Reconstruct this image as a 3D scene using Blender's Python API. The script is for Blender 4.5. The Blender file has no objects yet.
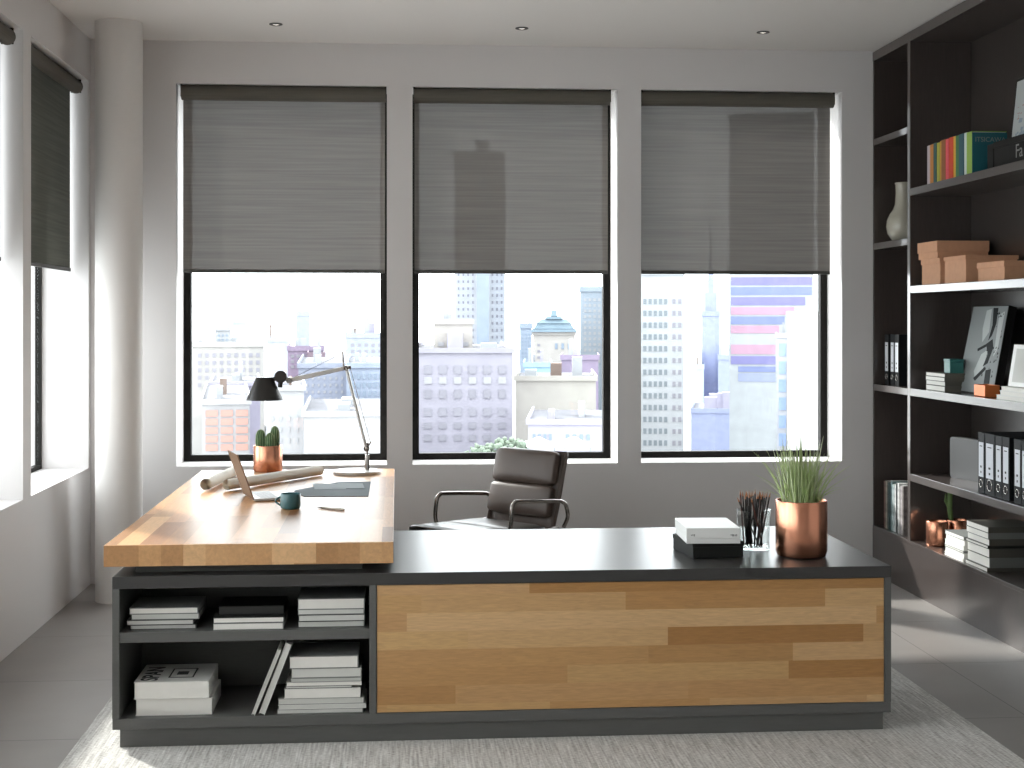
import bpy, bmesh, math, random
from mathutils import Vector, Matrix
C = bpy.context.scene
COL = C.collection
R = math.radians
rnd = random.Random(7)

# ------------------------------------------------------------------ camera
cam_d = bpy.data.cameras.new('camera'); cam = bpy.data.objects.new('camera', cam_d); COL.objects.link(cam)
cam.location = (0, 0, 1.6)
cam.rotation_euler = (R(90), 0, -math.atan(115/1422))
cam_d.sensor_width = 36; cam_d.sensor_fit = 'HORIZONTAL'
cam_d.lens = 36*1422/1024
cam_d.shift_y = -64/1024
cam_d.clip_end = 3000
C.camera = cam
# ------------------------------------------------------------------ sky, sun, exposure
SKY = 6.5
w = bpy.data.worlds.new('sky'); C.world = w; w.use_nodes = True
bg = w.node_tree.nodes['Background']
bg.inputs[0].default_value = (0.93, 0.965, 1.0, 1); bg.inputs[1].default_value = SKY
# the hazy sky is brighter on the sun's side of the building (towards +Y) than beside and behind it
_t = w.node_tree; _g = _t.nodes.new('ShaderNodeTexCoord'); _s = _t.nodes.new('ShaderNodeSeparateXYZ'); _m = _t.nodes.new('ShaderNodeMapRange')
_t.links.new(_g.outputs['Generated'], _s.inputs[0]); _t.links.new(_s.outputs['Y'], _m.inputs['Value']); _t.links.new(_m.outputs[0], bg.inputs[1])
_m.inputs['From Min'].default_value = -1; _m.inputs['From Max'].default_value = 1; _m.inputs['To Min'].default_value = SKY*.5; _m.inputs['To Max'].default_value = SKY*1.08
sun_d = bpy.data.lights.new('sun', 'SUN'); sun = bpy.data.objects.new('sun', sun_d); COL.objects.link(sun)
sun_d.energy = 6.5; sun_d.color = (1.0, 0.97, 0.93); sun_d.angle = R(2.5)
sd = Vector((0.82, -1.0, -0.81)).normalized()
sun.rotation_euler = sd.to_track_quat('-Z', 'Y').to_euler()
sun.location = (-6, 14, 8)
vs = C.view_settings
vs.view_transform = 'Standard'; vs.look = 'None'; vs.gamma = 1; vs.exposure = 0.32; vs.use_curve_mapping = False
cy = C.cycles
cy.use_denoising = True
cy.max_bounces = 10; cy.diffuse_bounces = 6; cy.glossy_bounces = 4; cy.transparent_max_bounces = 16; cy.transmission_bounces = 6
cy.sample_clamp_indirect = 8; cy.caustics_reflective = False; cy.caustics_refractive = False

# ------------------------------------------------------------------ materials
MATS = {}
def lin(c):
    if isinstance(c, str):
        c = [int(c[i:i+2], 16)/255 for i in (0, 2, 4)]
    return tuple((x/12.92 if x <= .04045 else ((x+.055)/1.055)**2.4) for x in c)
def mat(name, col, rough=.6, metal=0, spec=.5, noise=0, nscale=30, bump=0, bscale=60, stretch=None, coat=0):
    m = bpy.data.materials.new(name); m.use_nodes = True
    nt = m.node_tree; b = nt.nodes['Principled BSDF']
    c = lin(col)
    b.inputs['Base Color'].default_value = (*c, 1)
    b.inputs['Roughness'].default_value = rough; b.inputs['Metallic'].default_value = metal
    b.inputs['Specular IOR Level'].default_value = spec
    if coat: b.inputs['Coat Weight'].default_value = coat; b.inputs['Coat Roughness'].default_value = .12
    if noise or bump:
        tc = nt.nodes.new('ShaderNodeTexCoord'); mp = nt.nodes.new('ShaderNodeMapping')
        nt.links.new(tc.outputs['Object'], mp.inputs[0])
        if stretch: mp.inputs['Scale'].default_value = stretch
    if noise:
        n = nt.nodes.new('ShaderNodeTexNoise'); n.inputs['Scale'].default_value = nscale; n.inputs['Detail'].default_value = 5
        nt.links.new(mp.outputs[0], n.inputs['Vector'])
        r = nt.nodes.new('ShaderNodeMapRange'); r.inputs['To Min'].default_value = 1-noise; r.inputs['To Max'].default_value = 1+noise
        r.inputs['From Min'].default_value = .25; r.inputs['From Max'].default_value = .75
        nt.links.new(n.outputs['Fac'], r.inputs['Value'])
        mx = nt.nodes.new('ShaderNodeVectorMath'); mx.operation = 'SCALE'; mx.inputs[0].default_value = c
        nt.links.new(r.outputs[0], mx.inputs['Scale']); nt.links.new(mx.outputs[0], b.inputs['Base Color'])
    if bump:
        n2 = nt.nodes.new('ShaderNodeTexNoise'); n2.inputs['Scale'].default_value = bscale; n2.inputs['Detail'].default_value = 3
        nt.links.new(mp.outputs[0], n2.inputs['Vector'])
        bp = nt.nodes.new('ShaderNodeBump'); bp.inputs['Strength'].default_value = bump; bp.inputs['Distance'].default_value = .002
        nt.links.new(n2.outputs['Fac'], bp.inputs['Height']); nt.links.new(bp.outputs[0], b.inputs['Normal'])
    MATS[name] = m
    return m
def N(nt, t, **k):
    n = nt.nodes.new(t)
    for a, v in k.items(): setattr(n, a, v)
    return n
def stave_wood(name, run, across, length, width, cols, rough, grain=(1, 1, 1), spec=.5, bumpy=.15, coat_=0):
    """butcher-block staves: `run` axis index of the staves, `across` the axis over which the rows count"""
    m = bpy.data.materials.new(name); m.use_nodes = True; nt = m.node_tree; L = nt.links.new
    b = nt.nodes['Principled BSDF']; b.inputs['Roughness'].default_value = rough; b.inputs['Specular IOR Level'].default_value = spec
    tc = N(nt, 'ShaderNodeTexCoord'); sp = N(nt, 'ShaderNodeSeparateXYZ'); L(tc.outputs['Object'], sp.inputs[0])
    def mth(op, a, bb=None):
        n = N(nt, 'ShaderNodeMath', operation=op)
        for i, x in enumerate((a, bb)):
            if x is None: continue
            if isinstance(x, (int, float)): n.inputs[i].default_value = x
            else: L(x, n.inputs[i])
        return n.outputs[0]
    row = mth('FLOOR', mth('DIVIDE', sp.outputs[across], width))
    wn = N(nt, 'ShaderNodeTexWhiteNoise', noise_dimensions='1D'); L(row, wn.inputs['W'])
    ln = mth('ADD', mth('MULTIPLY', wn.outputs['Value'], length*.5), length*.75)
    off = mth('MULTIPLY', wn.outputs['Value'], 7.31)
    colm = mth('FLOOR', mth('DIVIDE', mth('ADD', sp.outputs[run], off), ln))
    cb = N(nt, 'ShaderNodeCombineXYZ'); L(row, cb.inputs[0]); L(colm, cb.inputs[1])
    w2 = N(nt, 'ShaderNodeTexWhiteNoise', noise_dimensions='2D'); L(cb.outputs[0], w2.inputs['Vector'])
    rp = N(nt, 'ShaderNodeValToRGB'); L(w2.outputs['Value'], rp.inputs[0])
    el = rp.color_ramp.elements
    while len(el) < len(cols): el.new(.5)
    for i, c in enumerate(cols): el[i].position = i/(len(cols)-1); el[i].color = (*lin(c), 1)
    mp = N(nt, 'ShaderNodeMapping'); mp.inputs['Scale'].default_value = grain
    ad = N(nt, 'ShaderNodeVectorMath', operation='MULTIPLY_ADD'); L(w2.outputs['Color'], ad.inputs[0]); ad.inputs[1].default_value = (3, 3, 3); L(tc.outputs['Object'], ad.inputs[2])
    L(ad.outputs[0], mp.inputs[0])
    nz = N(nt, 'ShaderNodeTexNoise'); nz.inputs['Scale'].default_value = 8; nz.inputs['Detail'].default_value = 6; nz.inputs['Distortion'].default_value = .6
    L(mp.outputs[0], nz.inputs['Vector'])
    mr = N(nt, 'ShaderNodeMapRange'); mr.inputs['From Min'].default_value = .3; mr.inputs['From Max'].default_value = .7
    mr.inputs['To Min'].default_value = .88; mr.inputs['To Max'].default_value = 1.09; L(nz.outputs['Fac'], mr.inputs['Value'])
    sc = N(nt, 'ShaderNodeVectorMath', operation='SCALE'); L(rp.outputs[0], sc.inputs[0]); L(mr.outputs[0], sc.inputs['Scale'])
    L(sc.outputs[0], b.inputs['Base Color'])
    bp = N(nt, 'ShaderNodeBump'); bp.inputs['Strength'].default_value = bumpy; bp.inputs['Distance'].default_value = .001
    L(nz.outputs['Fac'], bp.inputs['Height']); L(bp.outputs[0], b.inputs['Normal'])
    if coat_: b.inputs['Coat Weight'].default_value = coat_; b.inputs['Coat Roughness'].default_value = .2
    MATS[name] = m; return m

mat('wall_paint', 'd8d5d4', .9, spec=.2, bump=.05, bscale=150)
mat('ceiling_paint', 'dcd8d4', .95, spec=.1)
mat('column_paint', 'dbd8d5', .7, spec=.3)
mat('frame_metal', '1c1a18', .6, spec=.15)
mat('graphite', '5a5a58', .42, spec=.45, noise=.06, nscale=6, stretch=(3, 30, 30))
mat('graphite_top', '3c3b3a', .36, spec=.38, noise=.05, nscale=6, stretch=(3, 30, 30), coat=.06)
MATS['graphite_top'].node_tree.nodes['Principled BSDF'].inputs['Coat Roughness'].default_value = .2
mat('graphite_inner', '626360', .55, spec=.3, noise=.08, nscale=6, stretch=(3, 30, 30))
mat('shelf_wood', '423a37', .4, spec=.5, noise=.12, nscale=5, stretch=(25, 25, 2), coat=.75)
mat('shelf_back', '3a3431', .4, spec=.5, noise=.12, nscale=5, stretch=(25, 25, 2), coat=.6)
mat('copper', 'dc9a7c', .27, metal=1)
mat('copper_box', 'd9773f', .45, metal=.5)
mat('soil', '2a2018', .95, bump=.8, bscale=200)
mat('cactus', '4f7048', .7, noise=.2, nscale=60)
mat('cactus_rib', 'a9b890', .7)
mat('grass', 'c2d494', .55, noise=.3, nscale=4)
mat('grass_pale', 'dde6c0', .55)
mat('paper', 'e6e4de', .8, noise=.02)
mat('paper_grey', 'cfcfca', .8)
mat('paper_dim', 'bcbdb8', .8)
mat('cover_white', 'dad9d4', .5)
mat('cover_grey', '7d7f7c', .55)
mat('cover_dark', '2c2d2b', .5)
mat('cover_black', '1b1a19', .55, spec=.15)
mat('cover_taupe', '5f5d56', .6, spec=.2)
mat('ink', '15181a', .6)
mat('white_box', 'e9e9e6', .45)
mat('black_box', '242523', .6, spec=.2)
mat('mark_grey', '8a8a88', .6)
mat('leather', '52453e', .42, spec=.5, bump=.25, bscale=90)
mat('leather_seat', '3a3836', .35, spec=.5, bump=.25, bscale=90)
mat('chrome', 'c9c6c2', .12, metal=1)
mat('chrome_dark', '8a8480', .18, metal=1)
mat('aluminium', 'c9c7c4', .4, metal=.6)
mat('lamp_black', '24211f', .4)
mat('castor_black', '191919', .5)
mat('teal', '2f5c62', .35, coat=.3)
mat('teal_cup', '2f6a66', .4)
mat('laptop_shell', '6b4e32', .55, metal=.1)  # brown stands in for the desk wood reflected in the lid
mat('laptop_keys', '9a9a9a', .4, metal=.5)
mat('screen', '0a0b0d', .15)
mat('tracing_paper', 'eee8dc', .7, noise=.05, nscale=10)
mat('drawing_line', 'a9a59b', .8)
mat('mat_grey', '72797d', .85, spec=.15)
mat('sheet', '9aa1a4', .85, spec=.15)
mat('pen_metal', '9a8f82', .3, metal=.8)
mat('pencil_black', '1d1918', .4)
mat('pencil_red', '5b2c22', .45)
mat('pencil_wood', 'b07a55', .7)
mat('kraft', 'cc9a78', .75, noise=.05)
mat('kraft_dark', 'b0713f', .7, noise=.05)
mat('ceramic', 'b5b1a2', .25, coat=.4)
mat('silver', '505051', .45, metal=.4)
mat('binder', '17191b', .6, spec=.15)
mat('binder_label', 'c9ccd2', .7)
mat('photo_grey', '878c8c', .6, spec=.2)
mat('photo_dark', '101315', .6, spec=.1)
mat('photo_light', 'b4b9b8', .6, spec=.2)
mat('photo_red', 'a0564a', .6)
mat('photo_blue', '8a97a5', .6)
mat('lamp_lens', 'f2efe8', .3)
mat('brushed_ring', '3c3a38', .5)
_b = MATS['lamp_lens'].node_tree.nodes['Principled BSDF']; _b.inputs['Emission Color'].default_value = (1, .93, .82, 1); _b.inputs['Emission Strength'].default_value = .7
mat('plant_stem', '58703f', .6)

stave_wood('block_top', 1, 0, .80, .082, ['83562f', 'a87447', 'c49263', '986839', 'cfa170', '7b5029'], .42, (14, 1.6, 14), spec=.36, bumpy=.10, coat_=.10)
stave_wood('block_end', 2, 0, 3.0, .082, ['bb8c5c', 'c99d6e', 'a97c50', 'd3a97b'], .5, (9, 9, 9))
stave_wood('stave_panel', 0, 2, .75, .0690, ['a87a46', 'c6a070', 'd0ab7e', 'b38653', 'c8a26f', 'a2733f', 'c19765'], .45, (2.2, 14, 20))

def floor_mat():
    m = bpy.data.materials.new('floor_tile'); m.use_nodes = True; nt = m.node_tree; L = nt.links.new
    b = nt.nodes['Principled BSDF']; b.inputs['Roughness'].default_value = .42; b.inputs['Specular IOR Level'].default_value = .45
    tc = N(nt, 'ShaderNodeTexCoord'); mp = N(nt, 'ShaderNodeMapping'); L(tc.outputs['Object'], mp.inputs[0])
    mp.inputs['Location'].default_value = (-2.81+.9*4, -5.45+.9*7, 0)
    br = N(nt, 'ShaderNodeTexBrick'); L(mp.outputs[0], br.inputs['Vector'])
    br.offset = 0; br.inputs['Scale'].default_value = 1; br.inputs['Brick Width'].default_value = .9; br.inputs['Row Height'].default_value = .9
    br.inputs['Mortar Size'].default_value = .0022; br.inputs['Mortar Smooth'].default_value = .2
    br.inputs['Color1'].default_value = (*lin('87827e'), 1); br.inputs['Color2'].default_value = (*lin('827d79'), 1); br.inputs['Mortar'].default_value = (*lin('4d4946'), 1)
    nz = N(nt, 'ShaderNodeTexNoise'); nz.inputs['Scale'].default_value = 3; nz.inputs['Detail'].default_value = 8; L(tc.outputs['Object'], nz.inputs['Vector'])
    mr = N(nt, 'ShaderNodeMapRange'); mr.inputs['To Min'].default_value = .85; mr.inputs['To Max'].default_value = 1.15; L(nz.outputs['Fac'], mr.inputs['Value'])
    sc = N(nt, 'ShaderNodeVectorMath', operation='SCALE'); L(br.outputs['Color'], sc.inputs[0]); L(mr.outputs[0], sc.inputs['Scale'])
    L(sc.outputs[0], b.inputs['Base Color']); MATS['floor_tile'] = m
floor_mat()
def rug_mat():
    m = bpy.data.materials.new('rug_wool'); m.use_nodes = True; nt = m.node_tree; L = nt.links.new
    b = nt.nodes['Principled BSDF']; b.inputs['Roughness'].default_value = .95; b.inputs['Specular IOR Level'].default_value = .1
    tc = N(nt, 'ShaderNodeTexCoord')
    mp = N(nt, 'ShaderNodeMapping'); mp.inputs['Scale'].default_value = (120, 5, 1); L(tc.outputs['Object'], mp.inputs[0])
    nz = N(nt, 'ShaderNodeTexNoise'); nz.inputs['Scale'].default_value = 1; nz.inputs['Detail'].default_value = 4; L(mp.outputs[0], nz.inputs['Vector'])
    mp2 = N(nt, 'ShaderNodeMapping'); mp2.inputs['Scale'].default_value = (60, 160, 1); L(tc.outputs['Object'], mp2.inputs[0])
    n2 = N(nt, 'ShaderNodeTexNoise'); n2.inputs['Scale'].default_value = 1; n2.inputs['Detail'].default_value = 3; L(mp2.outputs[0], n2.inputs['Vector'])
    ad = N(nt, 'ShaderNodeMath', operation='ADD'); L(nz.outputs['Fac'], ad.inputs[0]); L(n2.outputs['Fac'], ad.inputs[1])
    rp = N(nt, 'ShaderNodeValToRGB'); rp.color_ramp.elements[0].position = .36; rp.color_ramp.elements[1].position = .64
    hf = N(nt, 'ShaderNodeMath', operation='MULTIPLY'); hf.inputs[1].default_value = .5; L(ad.outputs[0], hf.inputs[0]); L(hf.outputs[0], rp.inputs[0])
    rp.color_ramp.elements[0].color = (*lin('96928d'), 1); rp.color_ramp.elements[1].color = (*lin('dcdad6'), 1)
    L(rp.outputs[0], b.inputs['Base Color'])
    bp = N(nt, 'ShaderNodeBump'); bp.inputs['Strength'].default_value = .8; bp.inputs['Distance'].default_value = .004
    L(hf.outputs[0], bp.inputs['Height']); L(bp.outputs[0], b.inputs['Normal']); MATS['rug_wool'] = m
rug_mat()
def blind_mat(name, open_, col, trans):
    m = bpy.data.materials.new(name); m.use_nodes = True; nt = m.node_tree; L = nt.links.new
    nt.nodes.remove(nt.nodes['Principled BSDF']); out = nt.nodes['Material Output']
    tc = N(nt, 'ShaderNodeTexCoord'); mp = N(nt, 'ShaderNodeMapping'); mp.inputs['Scale'].default_value = (1.5, 1.5, 75); L(tc.outputs['Object'], mp.inputs[0])
    nz = N(nt, 'ShaderNodeTexNoise'); nz.inputs['Scale'].default_value = 1; nz.inputs['Detail'].default_value = 3; L(mp.outputs[0], nz.inputs['Vector'])
    mr = N(nt, 'ShaderNodeMapRange'); mr.inputs['From Min'].default_value = .3; mr.inputs['From Max'].default_value = .7; mr.inputs['To Min'].default_value = .82; mr.inputs['To Max'].default_value = 1.15; L(nz.outputs['Fac'], mr.inputs['Value'])
    sc = N(nt, 'ShaderNodeVectorMath', operation='SCALE'); sc.inputs[0].default_value = lin(col); L(mr.outputs[0], sc.inputs['Scale'])
    d = N(nt, 'ShaderNodeBsdfDiffuse'); t = N(nt, 'ShaderNodeBsdfTranslucent'); L(sc.outputs[0], d.inputs[0])
    t.inputs[0].default_value = (*lin(col), 1)
    m1 = N(nt, 'ShaderNodeMixShader'); m1.inputs[0].default_value = trans; L(d.outputs[0], m1.inputs[1]); L(t.outputs[0], m1.inputs[2])
    tr = N(nt, 'ShaderNodeBsdfTransparent'); m2 = N(nt, 'ShaderNodeMixShader'); m2.inputs[0].default_value = open_
    L(m1.outputs[0], m2.inputs[1]); L(tr.outputs[0], m2.inputs[2]); L(m2.outputs[0], out.inputs[0]); MATS[name] = m
blind_mat('blind_fabric', .0086, '77736f', .062)
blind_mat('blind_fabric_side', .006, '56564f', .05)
mat('blind_roll', '5a564e', .8, noise=.15, nscale=4, stretch=(1, 1, 60))
mat('blind_bar', '4a4946', .6)
def glass_mat(name, refl):
    m = bpy.data.materials.new(name); m.use_nodes = True; nt = m.node_tree; L = nt.links.new
    nt.nodes.remove(nt.nodes['Principled BSDF']); out = nt.nodes['Material Output']
    tr = N(nt, 'ShaderNodeBsdfTransparent'); tr.inputs[0].default_value = (.97, .985, .98, 1)
    g = N(nt, 'ShaderNodeBsdfGlossy'); g.inputs['Roughness'].default_value = .02
    lw = N(nt, 'ShaderNodeLayerWeight'); lw.inputs[0].default_value = refl; sc_ = N(nt, 'ShaderNodeMath', operation='MULTIPLY_ADD'); sc_.inputs[1].default_value = .45; sc_.inputs[2].default_value = .03
    mx = N(nt, 'ShaderNodeMixShader'); L(lw.outputs['Facing'], sc_.inputs[0]); L(sc_.outputs[0], mx.inputs[0]); L(tr.outputs[0], mx.inputs[1]); L(g.outputs[0], mx.inputs[2]); L(mx.outputs[0], out.inputs[0]); MATS[name] = m
glass_mat('window_glass', .12); glass_mat('tumbler_glass', .3)
CITY = dict(stone='8e8c89', greyp='8d8f92', white='8e8e90', bluegrey='80848f', bluel='838c99', lilac='7c7182', lilacl='94919f', purple='74666f', haze2='8a8e97',  # pale, low-contrast tints: the city's haze is mixed into these colours
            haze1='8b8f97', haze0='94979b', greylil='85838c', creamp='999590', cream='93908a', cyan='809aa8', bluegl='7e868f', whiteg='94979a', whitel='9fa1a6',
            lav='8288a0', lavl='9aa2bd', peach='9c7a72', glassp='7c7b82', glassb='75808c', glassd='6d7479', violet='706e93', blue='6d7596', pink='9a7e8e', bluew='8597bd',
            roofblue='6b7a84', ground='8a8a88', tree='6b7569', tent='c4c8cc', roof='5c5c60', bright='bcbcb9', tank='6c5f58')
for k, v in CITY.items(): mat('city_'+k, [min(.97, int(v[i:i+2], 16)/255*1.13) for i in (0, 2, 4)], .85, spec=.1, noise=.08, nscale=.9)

# ------------------------------------------------------------------ mesh helpers
def wloc(o):
    v = Vector((0, 0, 0))
    while o is not None:
        v += o.location; o = o.parent
    return v
def tag(o, label=None, cat=None, group=None, kind=None):
    if label: o['label'] = label
    if cat: o['category'] = cat
    if group: o['group'] = group
    if kind: o['kind'] = kind
    return o
def thing(name, label, cat, loc, group=None):
    o = bpy.data.objects.new(name, None); COL.objects.link(o); o.location = loc; o.empty_display_size = .05
    return tag(o, label, cat, group)
class MB:
    def __init__(s): s.bm = bmesh.new()
    def box(s, x0, x1, y0, y1, z0, z1, M=None):
        r = bmesh.ops.create_cube(s.bm, size=1)
        m = Matrix.Translation(((x0+x1)/2, (y0+y1)/2, (z0+z1)/2)) @ Matrix.Diagonal((abs(x1-x0), abs(y1-y0), abs(z1-z0), 1))
        if M is not None: m = M @ m
        bmesh.ops.transform(s.bm, matrix=m, verts=r['verts']); return s
    def rod(s, a, b, r0, r1=None, seg=20, caps=True):
        a, b = Vector(a), Vector(b); r1 = r0 if r1 is None else r1
        r = bmesh.ops.create_cone(s.bm, cap_ends=caps, segments=seg, radius1=r0, radius2=r1, depth=(b-a).length)
        m = Matrix.Translation((a+b)/2) @ (b-a).to_track_quat('Z', 'Y').to_matrix().to_4x4()
        bmesh.ops.transform(s.bm, matrix=m, verts=r['verts']); return s
    def tube(s, pts, r, seg=12):
        pts = [Vector(p) for p in pts]; rings = []; up = None
        for i, p in enumerate(pts):
            t = (pts[min(i+1, len(pts)-1)]-pts[max(i-1, 0)]).normalized()
            if up is None: up = Vector((0, 0, 1)) if abs(t.z) < .9 else Vector((1, 0, 0))
            n = t.cross(up).normalized(); up = n.cross(t).normalized()
            rr = r[i] if isinstance(r, (list, tuple)) else r
            rings.append([s.bm.verts.new(p+(n*math.cos(2*math.pi*k/seg)+up*math.sin(2*math.pi*k/seg))*rr) for k in range(seg)])
        for A, B in zip(rings, rings[1:]):
            for k in range(seg): s.bm.faces.new((A[k], A[(k+1) % seg], B[(k+1) % seg], B[k]))
        s.bm.faces.new(rings[0][::-1]); s.bm.faces.new(rings[-1]); return s
    def lathe(s, prof, c=(0, 0, 0), seg=48, close=True):
        c = Vector(c); rings = []
        for r, z in prof:
            if r < 1e-6: rings.append([s.bm.verts.new(c+Vector((0, 0, z)))])
            else: rings.append([s.bm.verts.new(c+Vector((r*math.cos(2*math.pi*k/seg), r*math.sin(2*math.pi*k/seg), z))) for k in range(seg)])
        for A, B in zip(rings, rings[1:]):
            for k in range(seg):
                a = [A[k % len(A)], A[(k+1) % len(A)], B[(k+1) % len(B)], B[k % len(B)]]
                a = list(dict.fromkeys(a))
                if len(a) > 2: s.bm.faces.new(a)
        return s
    def quad(s, *p):
        s.bm.faces.new([s.bm.verts.new(q) for q in p]); return s
    def slab(s, pts, n):
        """closed slab: polygon pts extruded by vector n"""
        n = Vector(n); A = [s.bm.verts.new(Vector(p)) for p in pts]; B = [s.bm.verts.new(Vector(p)+n) for p in pts]
        s.bm.faces.new(A[::-1]); s.bm.faces.new(B)
        for i in range(len(A)): j = (i+1) % len(A); s.bm.faces.new((A[i], A[j], B[j], B[i]))
        return s
    def build(s, name, m, parent=None, bevel=0, smooth=False, seg=2, subsurf=0, rot=None):
        bmesh.ops.recalc_face_normals(s.bm, faces=s.bm.faces)
        if parent is not None: off = wloc(parent)
        else:
            vs_ = [v.co for v in s.bm.verts]
            off = Vector(((min(v.x for v in vs_)+max(v.x for v in vs_))/2, (min(v.y for v in vs_)+max(v.y for v in vs_))/2, min(v.z for v in vs_)))
        bmesh.ops.translate(s.bm, verts=s.bm.verts, vec=-off)
        me = bpy.data.meshes.new(name); s.bm.to_mesh(me); s.bm.free()
        me.materials.append(MATS[m])
        o = bpy.data.objects.new(name, me); COL.objects.link(o)
        if parent is not None: o.parent = parent
        else: o.location = off
        if smooth:
            for p in me.polygons: p.use_smooth = True
            if smooth != 'all':
                me.set_sharp_from_angle(angle=R(35))
        if bevel:
            b = o.modifiers.new('bevel', 'BEVEL'); b.width = bevel; b.segments = seg; b.limit_method = 'ANGLE'; b.angle_limit = R(40)
        if subsurf:
            b = o.modifiers.new('subdivision', 'SUBSURF'); b.levels = subsurf; b.render_levels = subsurf
        return o
def box(name, m, b, parent=None, bevel=0): return MB().box(*b).build(name, m, parent, bevel)
def struct(name, mb, m, bevel=0, parent=None, smooth=False): return tag(mb.build(name, m, parent, bevel, smooth), kind='structure')
def copy_tree(o, parent=None):
    c = o.copy(); COL.objects.link(c); c.parent = parent
    for ch in list(o.children): copy_tree(ch, c)
    return c
def text_obj(name, body, size, m, parent, M, align='LEFT', bold=False):
    cu = bpy.data.curves.new(name, 'FONT'); cu.body = body; cu.size = size; cu.extrude = .0003; cu.align_x = align
    if bold: cu.offset = size*.02
    t = bpy.data.objects.new(name, cu)
    dg = bpy.context.evaluated_depsgraph_get()
    COL.objects.link(t); bpy.context.view_layer.update(); dg.update()
    me = bpy.data.meshes.new_from_object(t.evaluated_get(dg)); bpy.data.objects.remove(t)
    me.transform(Matrix.Translation(-wloc(parent)) @ M); me.materials.clear(); me.materials.append(MATS[m])
    o = bpy.data.objects.new(name, me); COL.objects.link(o); o.parent = parent; return o

# ------------------------------------------------------------------ room shell
H = 3.3; YW = 8.79; XL = -1.85; XR = 3.40; YB = -1.6
struct('floor', MB().box(XL-.6, XR+.3, YB-.3, YW+.5, -.12, 0), 'floor_tile')
struct('ceiling', MB().box(XL-.6, XR+.3, YB-.3, YW+.5, H, H+.15), 'ceiling_paint')
OPEN = [(-1.34, -.062), (.095, 1.372), (1.52, 2.803)]; Z0, Z1 = .708, 3.04
m = MB(); xs = [XL-.45]+[v for o in OPEN for v in o]+[XR+.2]
for a, b in zip(xs[::2], xs[1::2]): m.box(a, b, YW, YW+.42, 0, H)
for a, b in OPEN: m.box(a, b, YW, YW+.42, 0, Z0); m.box(a, b, YW, YW+.42, Z1, H)
struct('wall_back', m, 'wall_paint')
LOPEN = [(7.384, 8.735), (5.95, 7.23), (4.515, 5.795), (3.08, 4.36), (1.645, 2.925), (.21, 1.49)]; LZ1 = 3.04  # the nearer, unseen openings are added to let in more daylight
m = MB(); ys = [YB]+[v for o in LOPEN[::-1] for v in o]+[YW]
for a, b in zip(ys[::2], ys[1::2]): m.box(XL-.40, XL, a, b, 0, H)
for a, b in LOPEN: m.box(XL-.40, XL, a, b, 0, Z0); m.box(XL-.40, XL, a, b, LZ1, H)
struct('wall_left', m, 'wall_paint')
struct('wall_right', MB().box(XR, XR+.2, YB, YW, 0, H), 'wall_paint')
struct('wall_front', MB().box(XL-.4, XR+.2, YB-.2, YB, 0, H), 'wall_paint')
struct('column', MB().lathe([(0, 0), (.132, 0), (.132, H), (0, H)], (-1.585, 8.29, 0), 64), 'column_paint', smooth=True)
FD = .31
for i, (a, b) in enumerate(OPEN):
    y = YW+FD; t = .040
    m = MB().box(a, b, y, y+.06, Z0, Z0+t).box(a, b, y, y+.06, Z1-t, Z1).box(a, a+t+.005, y, y+.06, Z0+t, Z1-t).box(b-t-.005, b, y, y+.06, Z0+t, Z1-t)
    f = struct('window_%d' % (i+1), m, 'frame_metal')
    box('glass_pane', 'window_glass', (a+t+.005, b-t-.005, y+.028, y+.034, Z0+t, Z1-t), f)
for i, (a, b) in enumerate(LOPEN):
    x = XL-.275; t = .026
    m = MB().box(x-.034, x, a, b, Z0, Z0+t).box(x-.034, x, a, b, LZ1-t, LZ1).box(x-.034, x, a, a+t, Z0+t, LZ1-t).box(x-.034, x, b-t, b, Z0+t, LZ1-t)
    f = struct('window_%d' % (i+4), m, 'frame_metal')
    box('glass_pane', 'window_glass', (x-.020, x-.015, a+t, b-t, Z0+t, LZ1-t), f)

# ------------------------------------------------------------------ roller blinds
def blind_back(a, b, label, da, db):
    a, b = a+da, b-db
    root = thing('roller_blind', label, 'blind', ((a+b)/2, 8.89, 2.9), 'roller blinds of the back wall')
    yc = 8.842
    MB().rod((a+.004, yc, 2.994), (b-.004, yc, 2.994), .047, seg=32).build('roller_tube', 'blind_roll', root, smooth=True)
    for x in (a+.004, b-.006): box('bracket', 'frame_metal', (x-.004, x+.006, yc-.03, yc+.03, 2.965, 3.04), root)
    MB().quad((a+.008, yc+.041, 1.905), (b-.010, yc+.041, 1.905), (b-.010, yc+.041, 2.99), (a+.008, yc+.041, 2.99)).build('fabric', 'blind_fabric', root)
    box('bottom_bar', 'blind_bar', (a+.008, b-.010, yc+.034, yc+.046, 1.890, 1.912), root, .003)
blind_back(*OPEN[0], 'charcoal mesh roller blind half lowered over the window behind the desk lamp', .022, .003)
blind_back(*OPEN[1], 'charcoal mesh roller blind half lowered over the middle window behind the chair', .006, .038)
blind_back(*OPEN[2], 'charcoal mesh roller blind half lowered over the window beside the bookcase', .003, .038)
def blind_left(a, b, label):
    xc = -1.915
    root = thing('roller_blind', label, 'blind', (xc, (a+b)/2, 2.9), 'roller blinds of the left wall')
    MB().rod((xc, a+.01, 2.996), (xc, b-.045, 2.996), .042, seg=32).build('roller_tube', 'blind_roll', root, smooth=True)
    for y in (a+.004, b-.043): box('bracket', 'frame_metal', (xc-.03, xc+.03, y-.003, y+.005, 2.96, 3.04), root)
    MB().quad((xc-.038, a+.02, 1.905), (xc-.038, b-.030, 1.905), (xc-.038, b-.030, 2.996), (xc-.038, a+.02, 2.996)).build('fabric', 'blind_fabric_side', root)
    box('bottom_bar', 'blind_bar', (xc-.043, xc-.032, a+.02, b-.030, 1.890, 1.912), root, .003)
blind_left(*LOPEN[0], 'charcoal roller blind half lowered on the left wall beside the column')
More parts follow.
